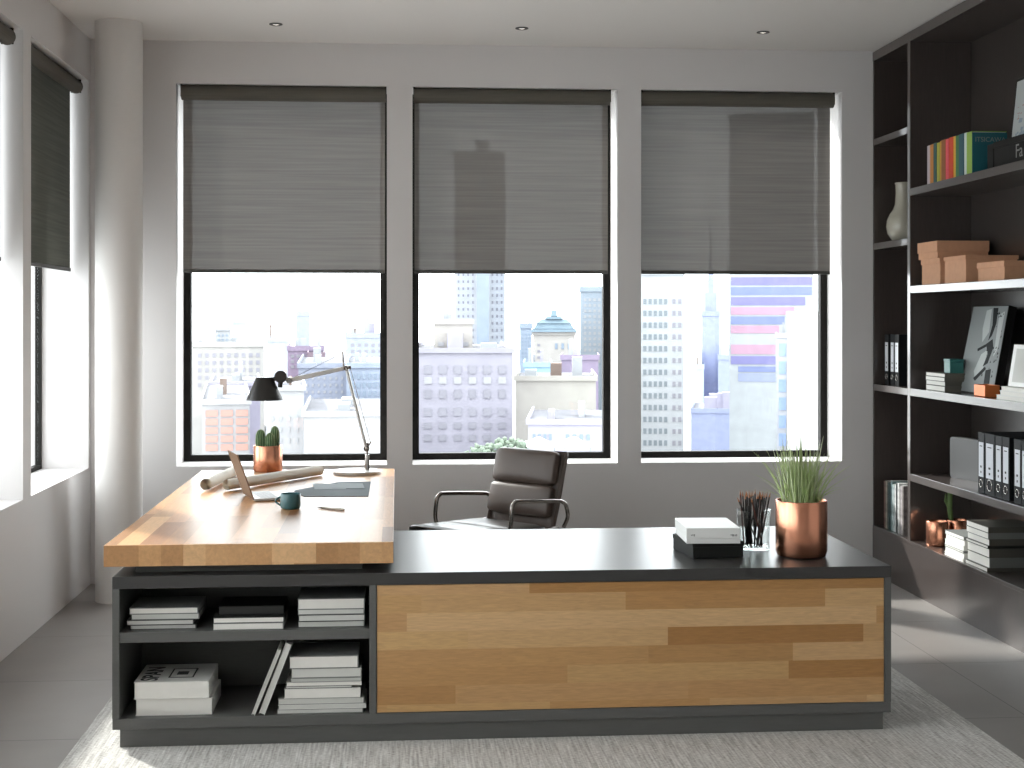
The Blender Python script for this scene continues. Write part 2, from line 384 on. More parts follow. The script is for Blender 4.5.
blind_left(*LOPEN[1], 'charcoal roller blind on the left wall cut off by the photo edge')

# ------------------------------------------------------------------ ceiling spots
for x, lab in ((-.693, 'small recessed ceiling spotlight above the left window'), (.725, 'small recessed ceiling spotlight above the middle window'), (2.155, 'small recessed ceiling spotlight above the right window')):
    r = thing('ceiling_spotlight', lab, 'spotlight', (x, 8.25, H-.002), 'recessed ceiling spotlights')
    MB().lathe([(.020, 0), (.038, 0), (.038, -.004), (.028, -.007), (.018, -.003), (.020, 0)], (x, 8.25, H)).build('trim_ring', 'brushed_ring', r, smooth=True)
    MB().lathe([(0, -.006), (.010, -.006), (.018, -.003), (.018, 0), (0, 0)], (x, 8.25, H)).build('lens', 'lamp_lens', r, smooth=True)

# ------------------------------------------------------------------ rug
tag(MB().box(-1.203, 2.263, 3.0, 6.95, 0, .008).build('rug', 'rug_wool', None, .003), 'large pale grey woven wool rug under the desk', 'rug')

# ------------------------------------------------------------------ credenza
CX0, CX1, CY0, CY1 = -1.055, 1.913, 5.385, 6.47
cr = thing('credenza', 'low dark graphite desk cabinet with open shelves and a wooden plank front', 'cabinet', ((CX0+CX1)/2, (CY0+CY1)/2, .008))
box('plinth', 'graphite', (CX0+.026, CX1-.028, CY0+.012, CY1-.03, .008, .076), cr, .002)
box('bottom_panel', 'graphite', (CX0+.0005, CX1-.0005, CY0+.001, CY1, .076, .116), cr, .0015)
box('side_panel', 'graphite', (CX0, CX0+.026, CY0, CY1, .116, .600), cr, .001)
box('side_panel', 'graphite', (CX1-.026, CX1, CY0, CY1, .116, .600), cr, .001)
box('divider_panel', 'graphite', (-.104, -.077, CY0, CY1-.02, .116, .600), cr, .001)
box('shelf', 'graphite', (CX0+.026, -.104, CY0+.005, 5.85, .398, .436), cr, .001)
box('back_panel', 'graphite_inner', (CX0+.026, CX1-.026, CY1-.02, CY1, .116, .600), cr)
box('compartment_back', 'graphite_inner', (CX0+.026, -.104, 5.85, 5.865, .116, .600), cr)
box('front_panel', 'stave_panel', (-.075, CX1-.028, CY0+.004, CY0+.026, .118, .598), cr, .001)
box('top_panel', 'graphite_top', (CX0, CX1, CY0, CY1, .600, .645), cr, .0015)

# ------------------------------------------------------------------ wooden desk
dk = thing('wooden_desk', 'thick butcher block wooden desk top resting across the dark cabinet', 'desk', (-.55, 6.73, 0))
WX0, WX1, WY0, WY1 = -1.088, -.014, 5.395, 8.06
box('desktop', 'block_top', (WX0, WX1, WY0+.012, WY1, .681, .7605), dk, .002)
box('front_edge', 'block_end', (WX0, WX1, WY0, WY0+.012, .681, .7605), dk, .001)
box('support_block', 'graphite_inner', (WX0+.10, WX1-.12, WY0+.09, 6.40, .645, .681), dk)
box('leg', 'graphite', (WX0+.06, WX0+.11, 7.2, 7.9, .0, .681), dk, .002)
box('leg', 'graphite', (WX1-.16, WX1-.11, 7.2, 7.9, .0, .681), dk, .002)
box('cross_rail', 'graphite', (WX0+.11, WX1-.16, 7.52, 7.56, .56, .66), dk, .002)

# ------------------------------------------------------------------ bookcase
BX = 3.0; BXB = 3.37
bc = thing('bookcase', 'dark brown built-in bookcase filling the right wall from floor to ceiling', 'bookcase', (3.2, 7.0, 0))
BY0, BY1 = 5.0, 8.785
box('base_panel', 'shelf_wood', (BX, BX+.022, BY0, BY1, 0, .285), bc)
box('base_top', 'shelf_wood', (BX, BXB, BY0, BY1, .285, .305), bc, .002)
box('back_panel', 'shelf_back', (BXB, BXB+.025, BY0, BY1, .0, H-.01), bc)
box('top_panel', 'shelf_wood', (BX, BXB, BY0, BY1, 3.235, H-.008), bc)
box('side_panel', 'shelf_wood', (BX+.002, BXB, BY1-.02, BY1, .305, 3.235), bc)
box('side_panel', 'shelf_wood', (BX+.002, BXB, BY0, BY0+.04, .305, 3.235), bc)
box('divider_panel', 'shelf_wood', (BX, BXB, 8.125, 8.170, .305, 3.235), bc, .0015)
box('divider_panel', 'shelf_wood', (BX, BXB, 6.20, 6.245, .305, 3.235), bc, .0015)
for z in (2.70, 2.043, 1.156): box('shelf', 'shelf_wood', (BX, BXB, 8.170, BY1-.02, z, z+.040), bc, .0015)
for z in (2.328, 1.757, 1.156, .656): box('shelf', 'shelf_wood', (BX, BXB, 6.245, 8.125, z, z+.043), bc, .0015)
for z in (2.328, 1.757, 1.156, .656): box('shelf', 'shelf_wood', (BX, BXB, BY0+.04, 6.20, z, z+.043), bc, .0015)

# ------------------------------------------------------------------ books
def flat_book(name, x0, x1, y0, y1, z0, z1, cover, page, label, group, rz=0, front='y', cover_t=.0022):
    """a book lying flat; `front` says which face the reader sees: 'y' page block towards -Y, 'x' towards -X"""
    c = ((x0+x1)/2, (y0+y1)/2, z0)
    r = thing(name, label, 'book', c, group)
    t = min(cover_t, (z1-z0)*.2)
    box('pages', page, (x0+.003, x1-.003, y0+.001, y1-.003, z0+t, z1-t), r)
    m = MB().box(x0, x1, y0, y1, z0, z0+t).box(x0, x1, y0, y1, z1-t, z1)
    if front == 'y': m.box(x1-.003, x1, y0, y1, z0+t, z1-t)
    else: m.box(x0+.002, x1, y0-.0015, y0+.003, z0, z1)
    m.build('cover', cover, r)
    r.rotation_euler.z = R(rz)
    return r
S = .436
g = 'books on the upper cabinet shelf, left stack'
flat_book('book', -1.000, -.755, 5.442, 5.65, S+.000, S+.017, 'cover_dark', 'paper_grey', 'grey-edged book at the bottom of the upper left cabinet stack', g)
flat_book('book', -1.013, -.764, 5.437, 5.65, S+.017, S+.036, 'cover_dark', 'paper_grey', 'book second from the bottom, jutting left in the upper left cabinet stack', g)
flat_book('book', -.997, -.744, 5.443, 5.65, S+.036, S+.058, 'cover_grey', 'paper_grey', 'book second from the top of the upper left cabinet stack', g)
flat_book('book', -1.003, -.748, 5.440, 5.66, S+.058, S+.081, 'cover_grey', 'paper', 'grey-covered topmost book of the upper left cabinet stack', g)
g = 'books on the upper cabinet shelf, middle stack'
flat_book('book', -.689, -.426, 5.406, 5.63, S, S+.025, 'cover_grey', 'paper', 'lower pale book of the middle upper cabinet stack', g)
flat_book('book', -.688, -.424, 5.410, 5.63, S+.025, S+.046, 'cover_dark', 'paper', 'upper pale book of the middle upper cabinet stack under the black book', g)
flat_book('book', -.675, -.428, 5.460, 5.65, S+.046, S+.078, 'cover_black', 'cover_dark', 'black book on top of the middle upper cabinet stack', g)
g = 'books on the upper cabinet shelf, right stack'
flat_book('book', -.374, -.123, 5.428, 5.65, S, S+.023, 'cover_dark', 'paper_grey', 'bottom book of the upper right cabinet stack beside the wooden front', g)
flat_book('book', -.372, -.121, 5.424, 5.65, S+.023, S+.048, 'cover_dark', 'paper_grey', 'second book from the bottom of the upper right cabinet stack', g)
flat_book('book', -.375, -.124, 5.428, 5.65, S+.048, S+.068, 'cover_grey', 'paper_grey', 'second book from the top of the upper right cabinet stack', g)
flat_book('book', -.375, -.123, 5.428, 5.65, S+.068, S+.108, 'cover_grey', 'paper', 'thick white topmost book of the upper right cabinet stack', g)
S = .116
g = 'large white volumes on the lower cabinet shelf'
flat_book('book', -.977, -.694, 5.425, 5.70, S, S+.063, 'cover_white', 'paper', 'thick white volume under the lettered one, lower left cabinet shelf', g)
r = flat_book('book', -.982, -.705, 5.420, 5.695, S+.063, S+.127, 'cover_white', 'paper', 'thick white volume with black lettering on top, lower left cabinet shelf', g)
zt = S+.1275
text_obj('cover_lettering', 'SPAN', .088, 'ink', r, Matrix.Translation((-.902, 5.440, zt)) @ Matrix.Rotation(R(90), 4, 'Z'), bold=True)
m = MB()
for (a, b, c, d) in ((-.865, -.770, 5.48, 5.486), (-.865, -.770, 5.614, 5.620), (-.865, -.859, 5.486, 5.614), (-.776, -.770, 5.486, 5.614), (-.840, -.798, 5.525, 5.575)): m.box(a, b, c, d, zt-.0002, zt+.0004)
m.build('cover_emblem', 'ink', r)
g = 'books stacked by the divider on the lower cabinet shelf'
rows = [(-.451, -.128, .000, .017, 'cover_grey', 'paper_grey', 'bottom thin book of the tall stack beside the wooden front'),
        (-.446, -.117, .017, .034, 'cover_white', 'paper_grey', 'wide thin book second from the bottom of the tall stack'),
        (-.447, -.124, .034, .058, 'cover_grey', 'paper_grey', 'third book from the bottom of the tall lower stack'),
        (-.424, -.138, .058, .094, 'cover_white', 'paper', 'thick white book in the lower half of the tall stack'),
        (-.419, -.168, .094, .104, 'cover_dark', 'paper_grey', 'short thin dark-covered book in the middle of the tall stack'),
        (-.416, -.133, .104, .118, 'cover_white', 'paper', 'thin white book just above the short dark one in the tall stack'),
        (-.400, -.133, .118, .134, 'cover_grey', 'paper_dim', 'grey-edged book above the middle of the tall stack'),
        (-.398, -.134, .134, .170, 'cover_grey', 'paper_grey', 'thick pale book second from the top of the tall stack'),
        (-.405, -.146, .170, .216, 'cover_grey', 'paper', 'thick topmost book of the tall stack, grey cover and white pages')]
for a, b, z0, z1, cv, pg, lab in rows: flat_book('book', a, b, 5.405+rnd.random()*.004, 5.63, S+z0, S+z1, cv, pg, lab, g)
def leaning(x, lean, h, t, label):
    r = thing('book', label, 'book', (x, 5.50, S), 'books leaning on the lower cabinet shelf')
    box('pages', 'paper_grey', (x-t+.002, x-.002, 5.395, 5.60, S+.003, S+h-.002), r)
    MB().box(x-t, x-t+.002, 5.392, 5.605, S, S+h).box(x-.002, x, 5.392, 5.605, S, S+h).box(x-t+.002, x-.002, 5.602, 5.605, S, S+h).build('cover', 'cover_white', r)
    r.rotation_euler.y = R(lean)
leaning(-.532, 22, .262, .013, 'thin slanted book leaning leftmost beside the tall book stack')
leaning(-.496, 21, .283, .022, 'thicker slanted book leaning against the tall book stack')

# books standing upright on the colourful shelf
Z = 2.371
cols = [('lilac', 'b7aeb4'), ('ochre', 'c07a2c'), ('teal dark', '23504f'), ('yellow green', 'a9a844'), ('mustard', 'c28f34'), ('brown', '8a5426'), ('pink', 'd8515c'),
        ('red orange', 'd2472c'), ('golden yellow', 'd5a53a'), ('leaf green', '3f7042'), ('deep blue green', '2c5560'), ('pale blue white', 'c3cfca')]
edges = [7.935, 7.886, 7.835, 7.790, 7.749, 7.718, 7.659, 7.614, 7.558, 7.520, 7.475, 7.410, 7.371]
hts = [.226, .226, .229, .225, .229, .231, .229, .232, .232, .230, .231, .231]
for i, (n, c) in enumerate(cols):
    mat('spine_'+n.replace(' ', '_'), c, .55)
    y1, y0 = edges[i], edges[i+1]+.002
    r = thing('book', 'upright book with %s spine in the colourful row on the bookcase' % n, 'book', (3.11, (y0+y1)/2, Z), 'colourful books in a row')
    x0 = 3.028+rnd.random()*.006; x1 = x0+.17
    box('pages', 'paper', (x0+.004, x1-.002, y0+.002, y1-.002, Z+.003, Z+hts[i]-.003), r)
    MB().box(x0, x1, y0, y0+.002, Z, Z+hts[i]).box(x0, x1, y1-.002, y1, Z, Z+hts[i]).box(x0, x0+.004, y0+.002, y1-.002, Z, Z+hts[i]).build('cover', 'spine_'+n.replace(' ', '_'), r)
mat('spine_lime', '8fae4a', .55); mat('cover_teal', '1f5a63', .45)
r = thing('book', 'lime green spined book with wide teal front cover ending the colourful row', 'book', (3.12, 7.33, Z), 'colourful books in a row')
box('pages', 'paper', (3.034, 3.215, 7.302, 7.363, Z+.003, Z+.224), r)
MB().box(3.03, 3.22, 7.365, 7.368, Z, Z+.228).box(3.03, 3.034, 7.298, 7.365, Z, Z+.228).box(3.034, 3.22, 7.298, 7.365, Z+.2245, Z+.228).build('cover', 'spine_lime', r)
fc = box('front_cover', 'cover_teal', (3.03, 3.22, 7.294, 7.298, Z, Z+.221), r); fc['label'] = 'teal front cover with pale lettering'
text_obj('cover_lettering', 'ITSICAWA', .036, 'mark_grey', r, Matrix.Translation((3.045, 7.2935, Z+.172)) @ Matrix.Rotation(R(90), 4, 'X'))
r = thing('storage_box', 'black storage box on the top bookcase shelf below the framed picture', 'box', (3.17, 6.84, Z))
box('body', 'cover_black', (3.045, 3.33, 6.60, 7.055, Z, Z+.105), r, .002)
box('lid', 'cover_black', (3.042, 3.333, 6.597, 7.058, Z+.105, Z+.137), r, .002)
text_obj('lettering', 'Fa', .095, 'mark_grey', r, Matrix.Translation((3.0435, 6.800, Z+.030)) @ Matrix.Rotation(R(-90), 4, 'Z') @ Matrix.Rotation(R(90), 4, 'X'))
r = thing('book', 'thin black upright book between teal book and black storage box', 'book', (3.14, 7.11, Z))
box('cover', 'cover_black', (3.05, 3.25, 7.075, 7.15, Z, Z+.135), r, .002)
box('pages', 'cover_dark', (3.054, 3.248, 7.079, 7.146, Z+.1350, Z+.1362), r)

# picture on top of that box
def leaning_frame(name, label, cat, yb0, yb1, yt0, yt1, xb, xt, zb, zt, th, border, face, group=None):
    """tilted rectangular picture: bottom edge at xb, top edge at xt, facing -X"""
    r = thing(name, label, cat, ((xb+xt)/2, (yb0+yb1)/2, zb), group)
    P = [Vector((xb, yb1, zb)), Vector((xb, yb0, zb)), Vector((xt, yt0, zt)), Vector((xt, yt1, zt))]   # far-bottom, near-bottom, near-top, far-top
    n = (P[1]-P[0]).cross(P[3]-P[0]).normalized()
    if n.x > 0: n = -n
    def q(u, v): return P[0]*(1-u)*(1-v)+P[1]*u*(1-v)+P[2]*u*v+P[3]*(1-u)*v
    return r, q, n
r, q, n = leaning_frame('framed_picture', 'black framed picture with red and grey blots on the black storage box', 'picture', 6.64, 7.19, 6.67, 7.22, 3.19, 3.24, Z+.137, 2.86, .02, .02, None)
MB().slab([q(0, 0), q(1, 0), q(1, 1), q(0, 1)], -n*.022).build('frame', 'cover_black', r)
MB().slab([q(.022, .03), q(.97, .03), q(.97, .96), q(.022, .96)], n*.001).build('print', 'photo_light', r)
m = MB(); m2 = MB()
for k in range(26):
    u, v = .08+.3*rnd.random(), .36+.22*rnd.random(); s = .012+.02*rnd.random()
    m.slab([q(u, v)+n*.0012, q(u+s, v+.3*s)+n*.0012, q(u+s*.7, v+s)+n*.0012], n*.0004)
for k in range(34):
    u, v = .08+.5*rnd.random(), .07+.3*rnd.random()**1.2; s = .02+.05*rnd.random()
    m2.slab([q(u, v)+n*.0012, q(u+s, v-.1*s)+n*.0012, q(u+s*1.2, v+s*.8)+n*.0012, q(u+.2*s, v+s)+n*.0012], n*.0003)
m.build('red_blots', 'photo_red', r); m2.build('grey_blots', 'photo_blue', r)

# ---- shelf B: kraft boxes
def kraft(x0, x1, y0, y1, z0, z1, lid, label, light=False):
    r = thing('kraft_box', label, 'box', ((x0+x1)/2, (y0+y1)/2, z0), 'kraft cardboard boxes on the bookcase')
    box('body', 'kraft', (x0+.005, x1-.005, y0+.005, y1-.005, z0, z1-lid+.012), r, .0015)
    box('lid', 'kraft', (x0, x1, y0, y1, z1-lid, z1), r, .0015)
Zs = 1.80
kraft(3.030, 3.310, 7.745, 8.035, Zs, Zs+.148, .030, 'brown kraft box under the wide one at the left of the shelf')
kraft(3.022, 3.325, 7.765, 8.068, Zs+.148, Zs+.246, .060, 'brown kraft box stacked on top of another, left end of the shelf')
kraft(3.030, 3.325, 7.385, 7.690, Zs, Zs+.148, .022, 'tall brown kraft box in the middle of the shelf row')
kraft(3.030, 3.325, 6.90, 7.235, Zs, Zs+.098, .030, 'low brown kraft box nearest the camera on the shelf')

# ---- shelf C
Zs = 1.199
for k, (dx, dy, h, cv, lab) in enumerate([(0, .0, .030, 'cover_taupe', 'bottom white magazine of the stack under the teal tin'), (.006, .012, .026, 'cover_taupe', 'second white magazine from the bottom under the teal tin'),
        (-.004, -.006, .024, 'cover_taupe', 'third white magazine from the bottom under the teal tin'), (.002, .004, .022, 'cover_taupe', 'topmost white magazine directly under the teal tin')]):
    z0 = Zs+sum((.030, .026, .024, .022)[:k])
    flat_book('magazine', 3.045+dx, 3.315+dx, 7.715+dy, 8.00+dy, z0, z0+h, cv, 'paper', lab, 'white magazines on the middle shelf', front='x')
r = thing('tin_box', 'small teal rectangular tin standing on the white magazines', 'tin', (3.10, 7.74, Zs+.102))
box('body', 'teal_cup', (3.085, 3.165, 7.735, 7.825, Zs+.102, Zs+.168), r, .004); box('lid', 'teal_cup', (3.083, 3.167, 7.733, 7.827, Zs+.168, Zs+.182), r, .003)
r = thing('copper_box', 'little open copper box in front of the leaning artwork', 'box', (3.08, 7.22, Zs))
m = MB()
for b in ((3.042, 3.122, 7.16, 7.30, Zs, Zs+.006), (3.042, 3.048, 7.16, 7.30, Zs, Zs+.062), (3.116, 3.122, 7.16, 7.30, Zs, Zs+.062), (3.048, 3.116, 7.16, 7.166, Zs, Zs+.062), (3.048, 3.116, 7.294, 7.30, Zs, Zs+.062)): m.box(*b)
m.build('body', 'copper_box', r, .0015); box('divider', 'copper_box', (3.048, 3.116, 7.228, 7.232, Zs+.006, Zs+.055), r)
r, q, n = leaning_frame('canvas_artwork', 'grey abstract artwork on black frame leaning against the bookcase back', 'artwork', 7.29, 7.77, 7.40, 7.86, 3.14, 3.275, Zs+.006, 1.675, .03, .02, None)
MB().slab([q(-.01, -.01), q(1.01, -.01), q(1.01, 1.01), q(-.01, 1.01)], -n*.045).build('frame', 'cover_black', r)
MB().slab([q(.0, .0), q(1, .0), q(1, 1), q(0, 1)], n*.0015).build('print', 'photo_grey', r)
def blot(m, uv, off): m.slab([q(u, v)+n*off for u, v in uv], n*.0003)
m = MB()
blot(m, [(.60, .98), (.74, .98), (.76, .80), (.70, .66), (.62, .60), (.66, .78)], .0017); blot(m, [(.58, .56), (.74, .62), (.80, .52), (.72, .34), (.60, .30), (.68, .44)], .0017)
blot(m, [(.70, .26), (.84, .28), (.88, .02), (.72, .02)], .0017); blot(m, [(.36, .50), (.58, .56), (.60, .53), (.38, .47)], .0017); blot(m, [(.40, .16), (.66, .30), (.70, .27), (.46, .13)], .0017)
for k in range(30):
    u, v = .55+.4*rnd.random(), .05+.9*rnd.random(); s = .015+.03*rnd.random(); blot(m, [(u, v), (u+s, v+.3*s), (u+.5*s, v+s)], .0018)
m.build('dark_strokes', 'photo_dark', r)
m = MB(); blot(m, [(.42, .95), (.56, .97), (.60, .70), (.46, .58), (.40, .74)], .0016); blot(m, [(.50, .44), (.66, .50), (.62, .28), (.46, .14), (.38, .24)], .0016); blot(m, [(.80, .9), (.94, .94), (.92, .5), (.84, .42)], .0016)
m.build('light_patches', 'photo_light', r)
# white card on white books, near edge of photo
for k, (y1, lab) in enumerate([(7.02, 'bottom white book under the white card by the photo edge'), (7.00, 'middle white book under the white card by the photo edge'), (7.01, 'upper white book under the white card by the photo edge')]):
    flat_book('magazine', 3.04+.006*k, 3.27, 6.70, y1-.01*k, Zs+.022*k, Zs+.022*(k+1), 'cover_white', 'paper', lab, 'white books under the card', front='x')
r, q, n = leaning_frame('framed_picture', 'white card picture leaning on white books at the photo edge', 'picture', 6.60, 6.99, 6.66, 7.05, 3.09, 3.15, Zs+.068, 1.475, .02, .02, None)
MB().slab([q(0, 0), q(1, 0), q(1, 1), q(0, 1)], -n*.015).build('frame', 'white_box', r)
MB().slab([q(.10, .10), q(.9, .10), q(.9, .9), q(.10, .9)], n*.0006).build('print', 'paper_grey', r)

# ---- shelf D: silver case and binders
Zs = .700
r = thing('magazine_case', 'silver metal case with rounded corners standing left of the binders', 'case', (3.19, 7.76, Zs))
A = Vector((3.160, 7.924, Zs)); B = Vector((3.262, 7.50, Zs)); d = (B-A).normalized(); L = (B-A).length; nn = Vector((0, 0, 1)).cross(d).normalized()
if nn.x > 0: nn = -nn
def rr(L, h, rad, off, inset=0):
    pts = []
    for cx, cz, a0 in ((L-rad, h-rad, 0), (rad, h-rad, 90), (rad, rad, 180), (L-rad, rad, 270)):
        for k in range(7):
            a = R(a0+15*k); pts.append(A+d*(cx+(rad-inset)*math.cos(a))+Vector((0, 0, cz+(rad-inset)*math.sin(a)))+nn*off)
    return pts
MB().slab(rr(L, .232, .022, 0), -nn*.05).build('shell', 'silver', r)
MB().slab(rr(L, .232, .022, .0, .006), nn*.002).build('cover_plate', 'silver', r)
def binder(y0, y1, z0, x0, h, label, group, wid=.28):
    r = thing('ring_binder', label, 'binder', (x0+wid/2, (y0+y1)/2, z0), group)
    box('body', 'binder', (x0, x0+wid, y0, y1, z0, z0+h), r, .002)
    w_ = (y1-y0); c = (y0+y1)/2
    lb = box('spine_label', 'binder_label', (x0-.0012, x0, c-w_*.36, c+w_*.36, z0+h*.27, z0+h*.84), r); lb['label'] = 'white spine label'
    MB().box(x0-.0018, x0-.0012, c-w_*.10, c+w_*.10, z0+h*.42, z0+h*.455).box(x0-.0018, x0-.0012, c-w_*.07, c+w_*.07, z0+h*.33, z0+h*.365).box(x0-.0018, x0-.0012, c-w_*.2, c+w_*.2, z0+h*.77, z0+h*.785).build('label_print', 'ink', lb)
    # finger ring
    m = MB(); ring = []
    for k in range(18): a = 2*math.pi*k/18; ring.append((x0-.001, c+w_*.24*math.cos(a), z0+h*.16+w_*.24*math.sin(a)))
    m.tube(ring+[ring[0], ring[1]], .0022, 6).build('finger_ring', 'chrome', r, smooth='all')
bl = [((7.138, 7.219), 'black ring binder standing first beside the silver case'), ((7.012, 7.132), 'wide black ring binder second from the silver case'), ((6.925, 7.004), 'black ring binder third from the silver case'),
      ((6.838, 6.920), 'black ring binder fourth from the silver case, before the gap'), ((6.705, 6.785), 'black ring binder just after the narrow dark gap'), ((6.620, 6.700), 'black ring binder cut by the photo edge'), ((6.535, 6.615), 'black ring binder beyond the photo edge')]
for (y0, y1), lab in bl[:6]: binder(y0, y1, Zs, 3.03, .315, lab, 'black binders on the low shelf')
# bay by the window wall: three binders on the 1.196 shelf
for (y0, y1), lab in (((8.635, 8.705), 'slim black binder nearest the wall in the narrow bookcase bay'), ((8.535, 8.600), 'middle black binder in the narrow bookcase bay'), ((8.455, 8.528), 'black binder nearest the divider in the narrow bookcase bay')):
    binder(y0, y1, 1.196, 3.05, .315, lab, 'black binders in the narrow bay', .27)

# ---- base level: copper pots, magazines
Zs = .305
def copper_pot(name, label, cat, c, r0, h, group=None, m='copper', foot=.006):
    r = thing(name, label, cat, c, group)
    x, y, z = c
    MB().lathe([(0, 0), (r0-foot*1.6, 0), (r0-foot*.5, foot*.3), (r0, foot*1.6), (r0, h-.003), (r0-.002, h), (r0-.005, h), (r0-.007, h-.003), (r0-.007, h*.82), (0, h*.82)], c, 64).build('pot', m, r, smooth=True)
    MB().lathe([(0, h*.86), (r0*.5, h*.87), (r0-.008, h*.85), (r0-.008, h*.80), (0, h*.80)], c, 40).build('soil', 'soil', r, smooth=True)
    return r
p1 = copper_pot('copper_pot', 'low copper pot at the left end of the lowest bookcase shelf', 'pot', (3.09, 7.94, Zs), .062, .142)
p2 = copper_pot('potted_plant', 'second copper pot with a tall thin stem behind the white magazines', 'plant', (3.235, 8.0, Zs), .066, .140)
MB().tube([(3.20, 7.99, Zs+.10), (3.185, 7.99, Zs+.20), (3.185, 7.985, Zs+.30), (3.18, 7.98, Zs+.345)], [.013, .016, .015, .008], 8).tube([(3.19, 7.99, Zs+.18), (3.165, 8.0, Zs+.25), (3.165, 8.0, Zs+.29)], [.006, .010, .003], 8).build('stem', 'plant_stem', p2, smooth='all')
def mag_stack(x0, x1, y0, y1, hs, labels, group, covers):
    z = Zs
    for k, (h, lab) in enumerate(zip(hs, labels)):
        dx, dy = (rnd.random()-.5)*.010, (rnd.random()-.5)*.012
        flat_book('magazine', x0+dx, x1+dx, y0+dy, y1+dy, z, z+h, covers[k % len(covers)], 'paper', lab, group, front='x'); z += h
mag_stack(3.022, 3.23, 7.395, 7.655, (.016, .030, .012, .026, .030, .020), ['bottom magazine of the short white pile beside the copper pots', 'second magazine from the bottom of the short white pile', 'third magazine from the bottom of the short white pile',
          'fourth magazine from the bottom of the short white pile', 'second magazine from the top of the short white pile', 'topmost magazine of the short white pile by the copper pots'], 'short pile of white magazines', ['cover_white', 'cover_white', 'cover_grey'])
mag_stack(3.022, 3.30, 7.075, 7.355, (.022, .052, .046, .016, .034, .032, .030), ['bottom book of the tall pile at the near end of the lowest shelf', 'thick book second from the bottom of the tall pile', 'thick book third from the bottom of the tall pile',
          'thin dark book in the middle of the tall pile', 'book third from the top of the tall pile', 'book second from the top of the tall pile', 'grey topmost book of the tall pile on the lowest shelf'], 'tall pile of books on the lowest shelf', ['cover_taupe', 'cover_grey', 'cover_taupe', 'cover_dark'])
# magazines upright in the narrow bay
y = 8.66
mc = ['5b4038', '8a8478', '3d4a48', '2f4646', '6a7f80', '9aa5a5', 'c9cccb', '35383a', 'b7b8b6', '8f8b8a', 'a8a2a4', '77716f']
for k in range(12):
    h = .285+.02*rnd.random(); t = .022+.012*rnd.random()
    mat('magazine_%d' % k, mc[k], .5, noise=.5, nscale=35)
    names = ['brown', 'stone grey', 'dark slate', 'deep green', 'sea grey', 'silver grey', 'white', 'charcoal', 'light grey', 'mauve grey', 'rosy grey', 'taupe']
    r = thing('magazine', '%s upright magazine at the bottom of the narrow bookcase bay' % names[k], 'magazine', (3.13, y-t/2, Zs), 'upright magazines in the narrow bay')
    box('cover', 'magazine_%d' % k, (3.028+.004*rnd.random(), 3.24, y-t, y-.0015, Zs, Zs+h), r, .001)
    box('pages', 'paper_dim', (3.034, 3.238, y-t+.002, y-.0035, Zs+h, Zs+h+.0012), r)
    y -= t+.001
# vase
vz = 2.083; vc = (3.125, 8.585, vz)
r = thing('vase', 'stone white bottle vase with long neck in the narrow bookcase bay', 'vase', vc)
prof = [(0, 0), (.045, 0), (.068, .012), (.094, .050), (.102, .095), (.098, .135), (.082, .172), (.062, .200), (.050, .232), (.045, .30), (.046, .355), (.049, .362), (.045, .364), (.040, .355), (.038, .25), (.0, .22)]
MB().lathe(prof, vc, 48).build('body', 'ceramic', r, smooth='all')
MB().lathe([(.045, .356), (.0505, .360), (.0505, .366), (.045, .369), (.039, .366), (.040, .358)], vc, 48).build('lip', 'ceramic', r, smooth='all')

# ------------------------------------------------------------------ things on the credenza
T = .646
def rot_about(root, deg): root.rotation_euler.z = R(deg)
r = thing('storage_box', 'flat black box lying under the white box on the cabinet top', 'box', (1.269, 5.743, T))
box('body', 'black_box', (1.269-.1065, 1.269+.1065, 5.743-.128, 5.743+.128, T, T+.045), r, .002)
box('lid', 'black_box', (1.269-.1085, 1.269+.1085, 5.743-.130, 5.743+.130, T+.045, T+.064), r, .002); rot_about(r, 7)
r = thing('storage_box', 'flat white box with tiny grey marks stacked on the black box', 'box', (1.262, 5.725, T+.064))
w0, w1, v0, v1, zz = 1.262-.1085, 1.262+.1085, 5.725-.150, 5.725+.150, T+.064
box('body', 'white_box', (w0+.001, w1-.001, v0+.001, v1-.001, zz, zz+.020), r, .001)
box('lid', 'white_box', (w0, w1, v0, v1, zz+.0205, zz+.062), r, .0015)
m = MB()
for x in (w0+.018, w0+.024, w0+.030, w1-.040, w1-.034, w1-.030, w1-.024, w1-.018): m.box(x, x+.004, v0-.0006, v0+.0002, zz+.028+.004*rnd.random(), zz+.036+.004*rnd.random())
m.build('printed_marks', 'mark_grey', r); rot_about(r, -2.5)
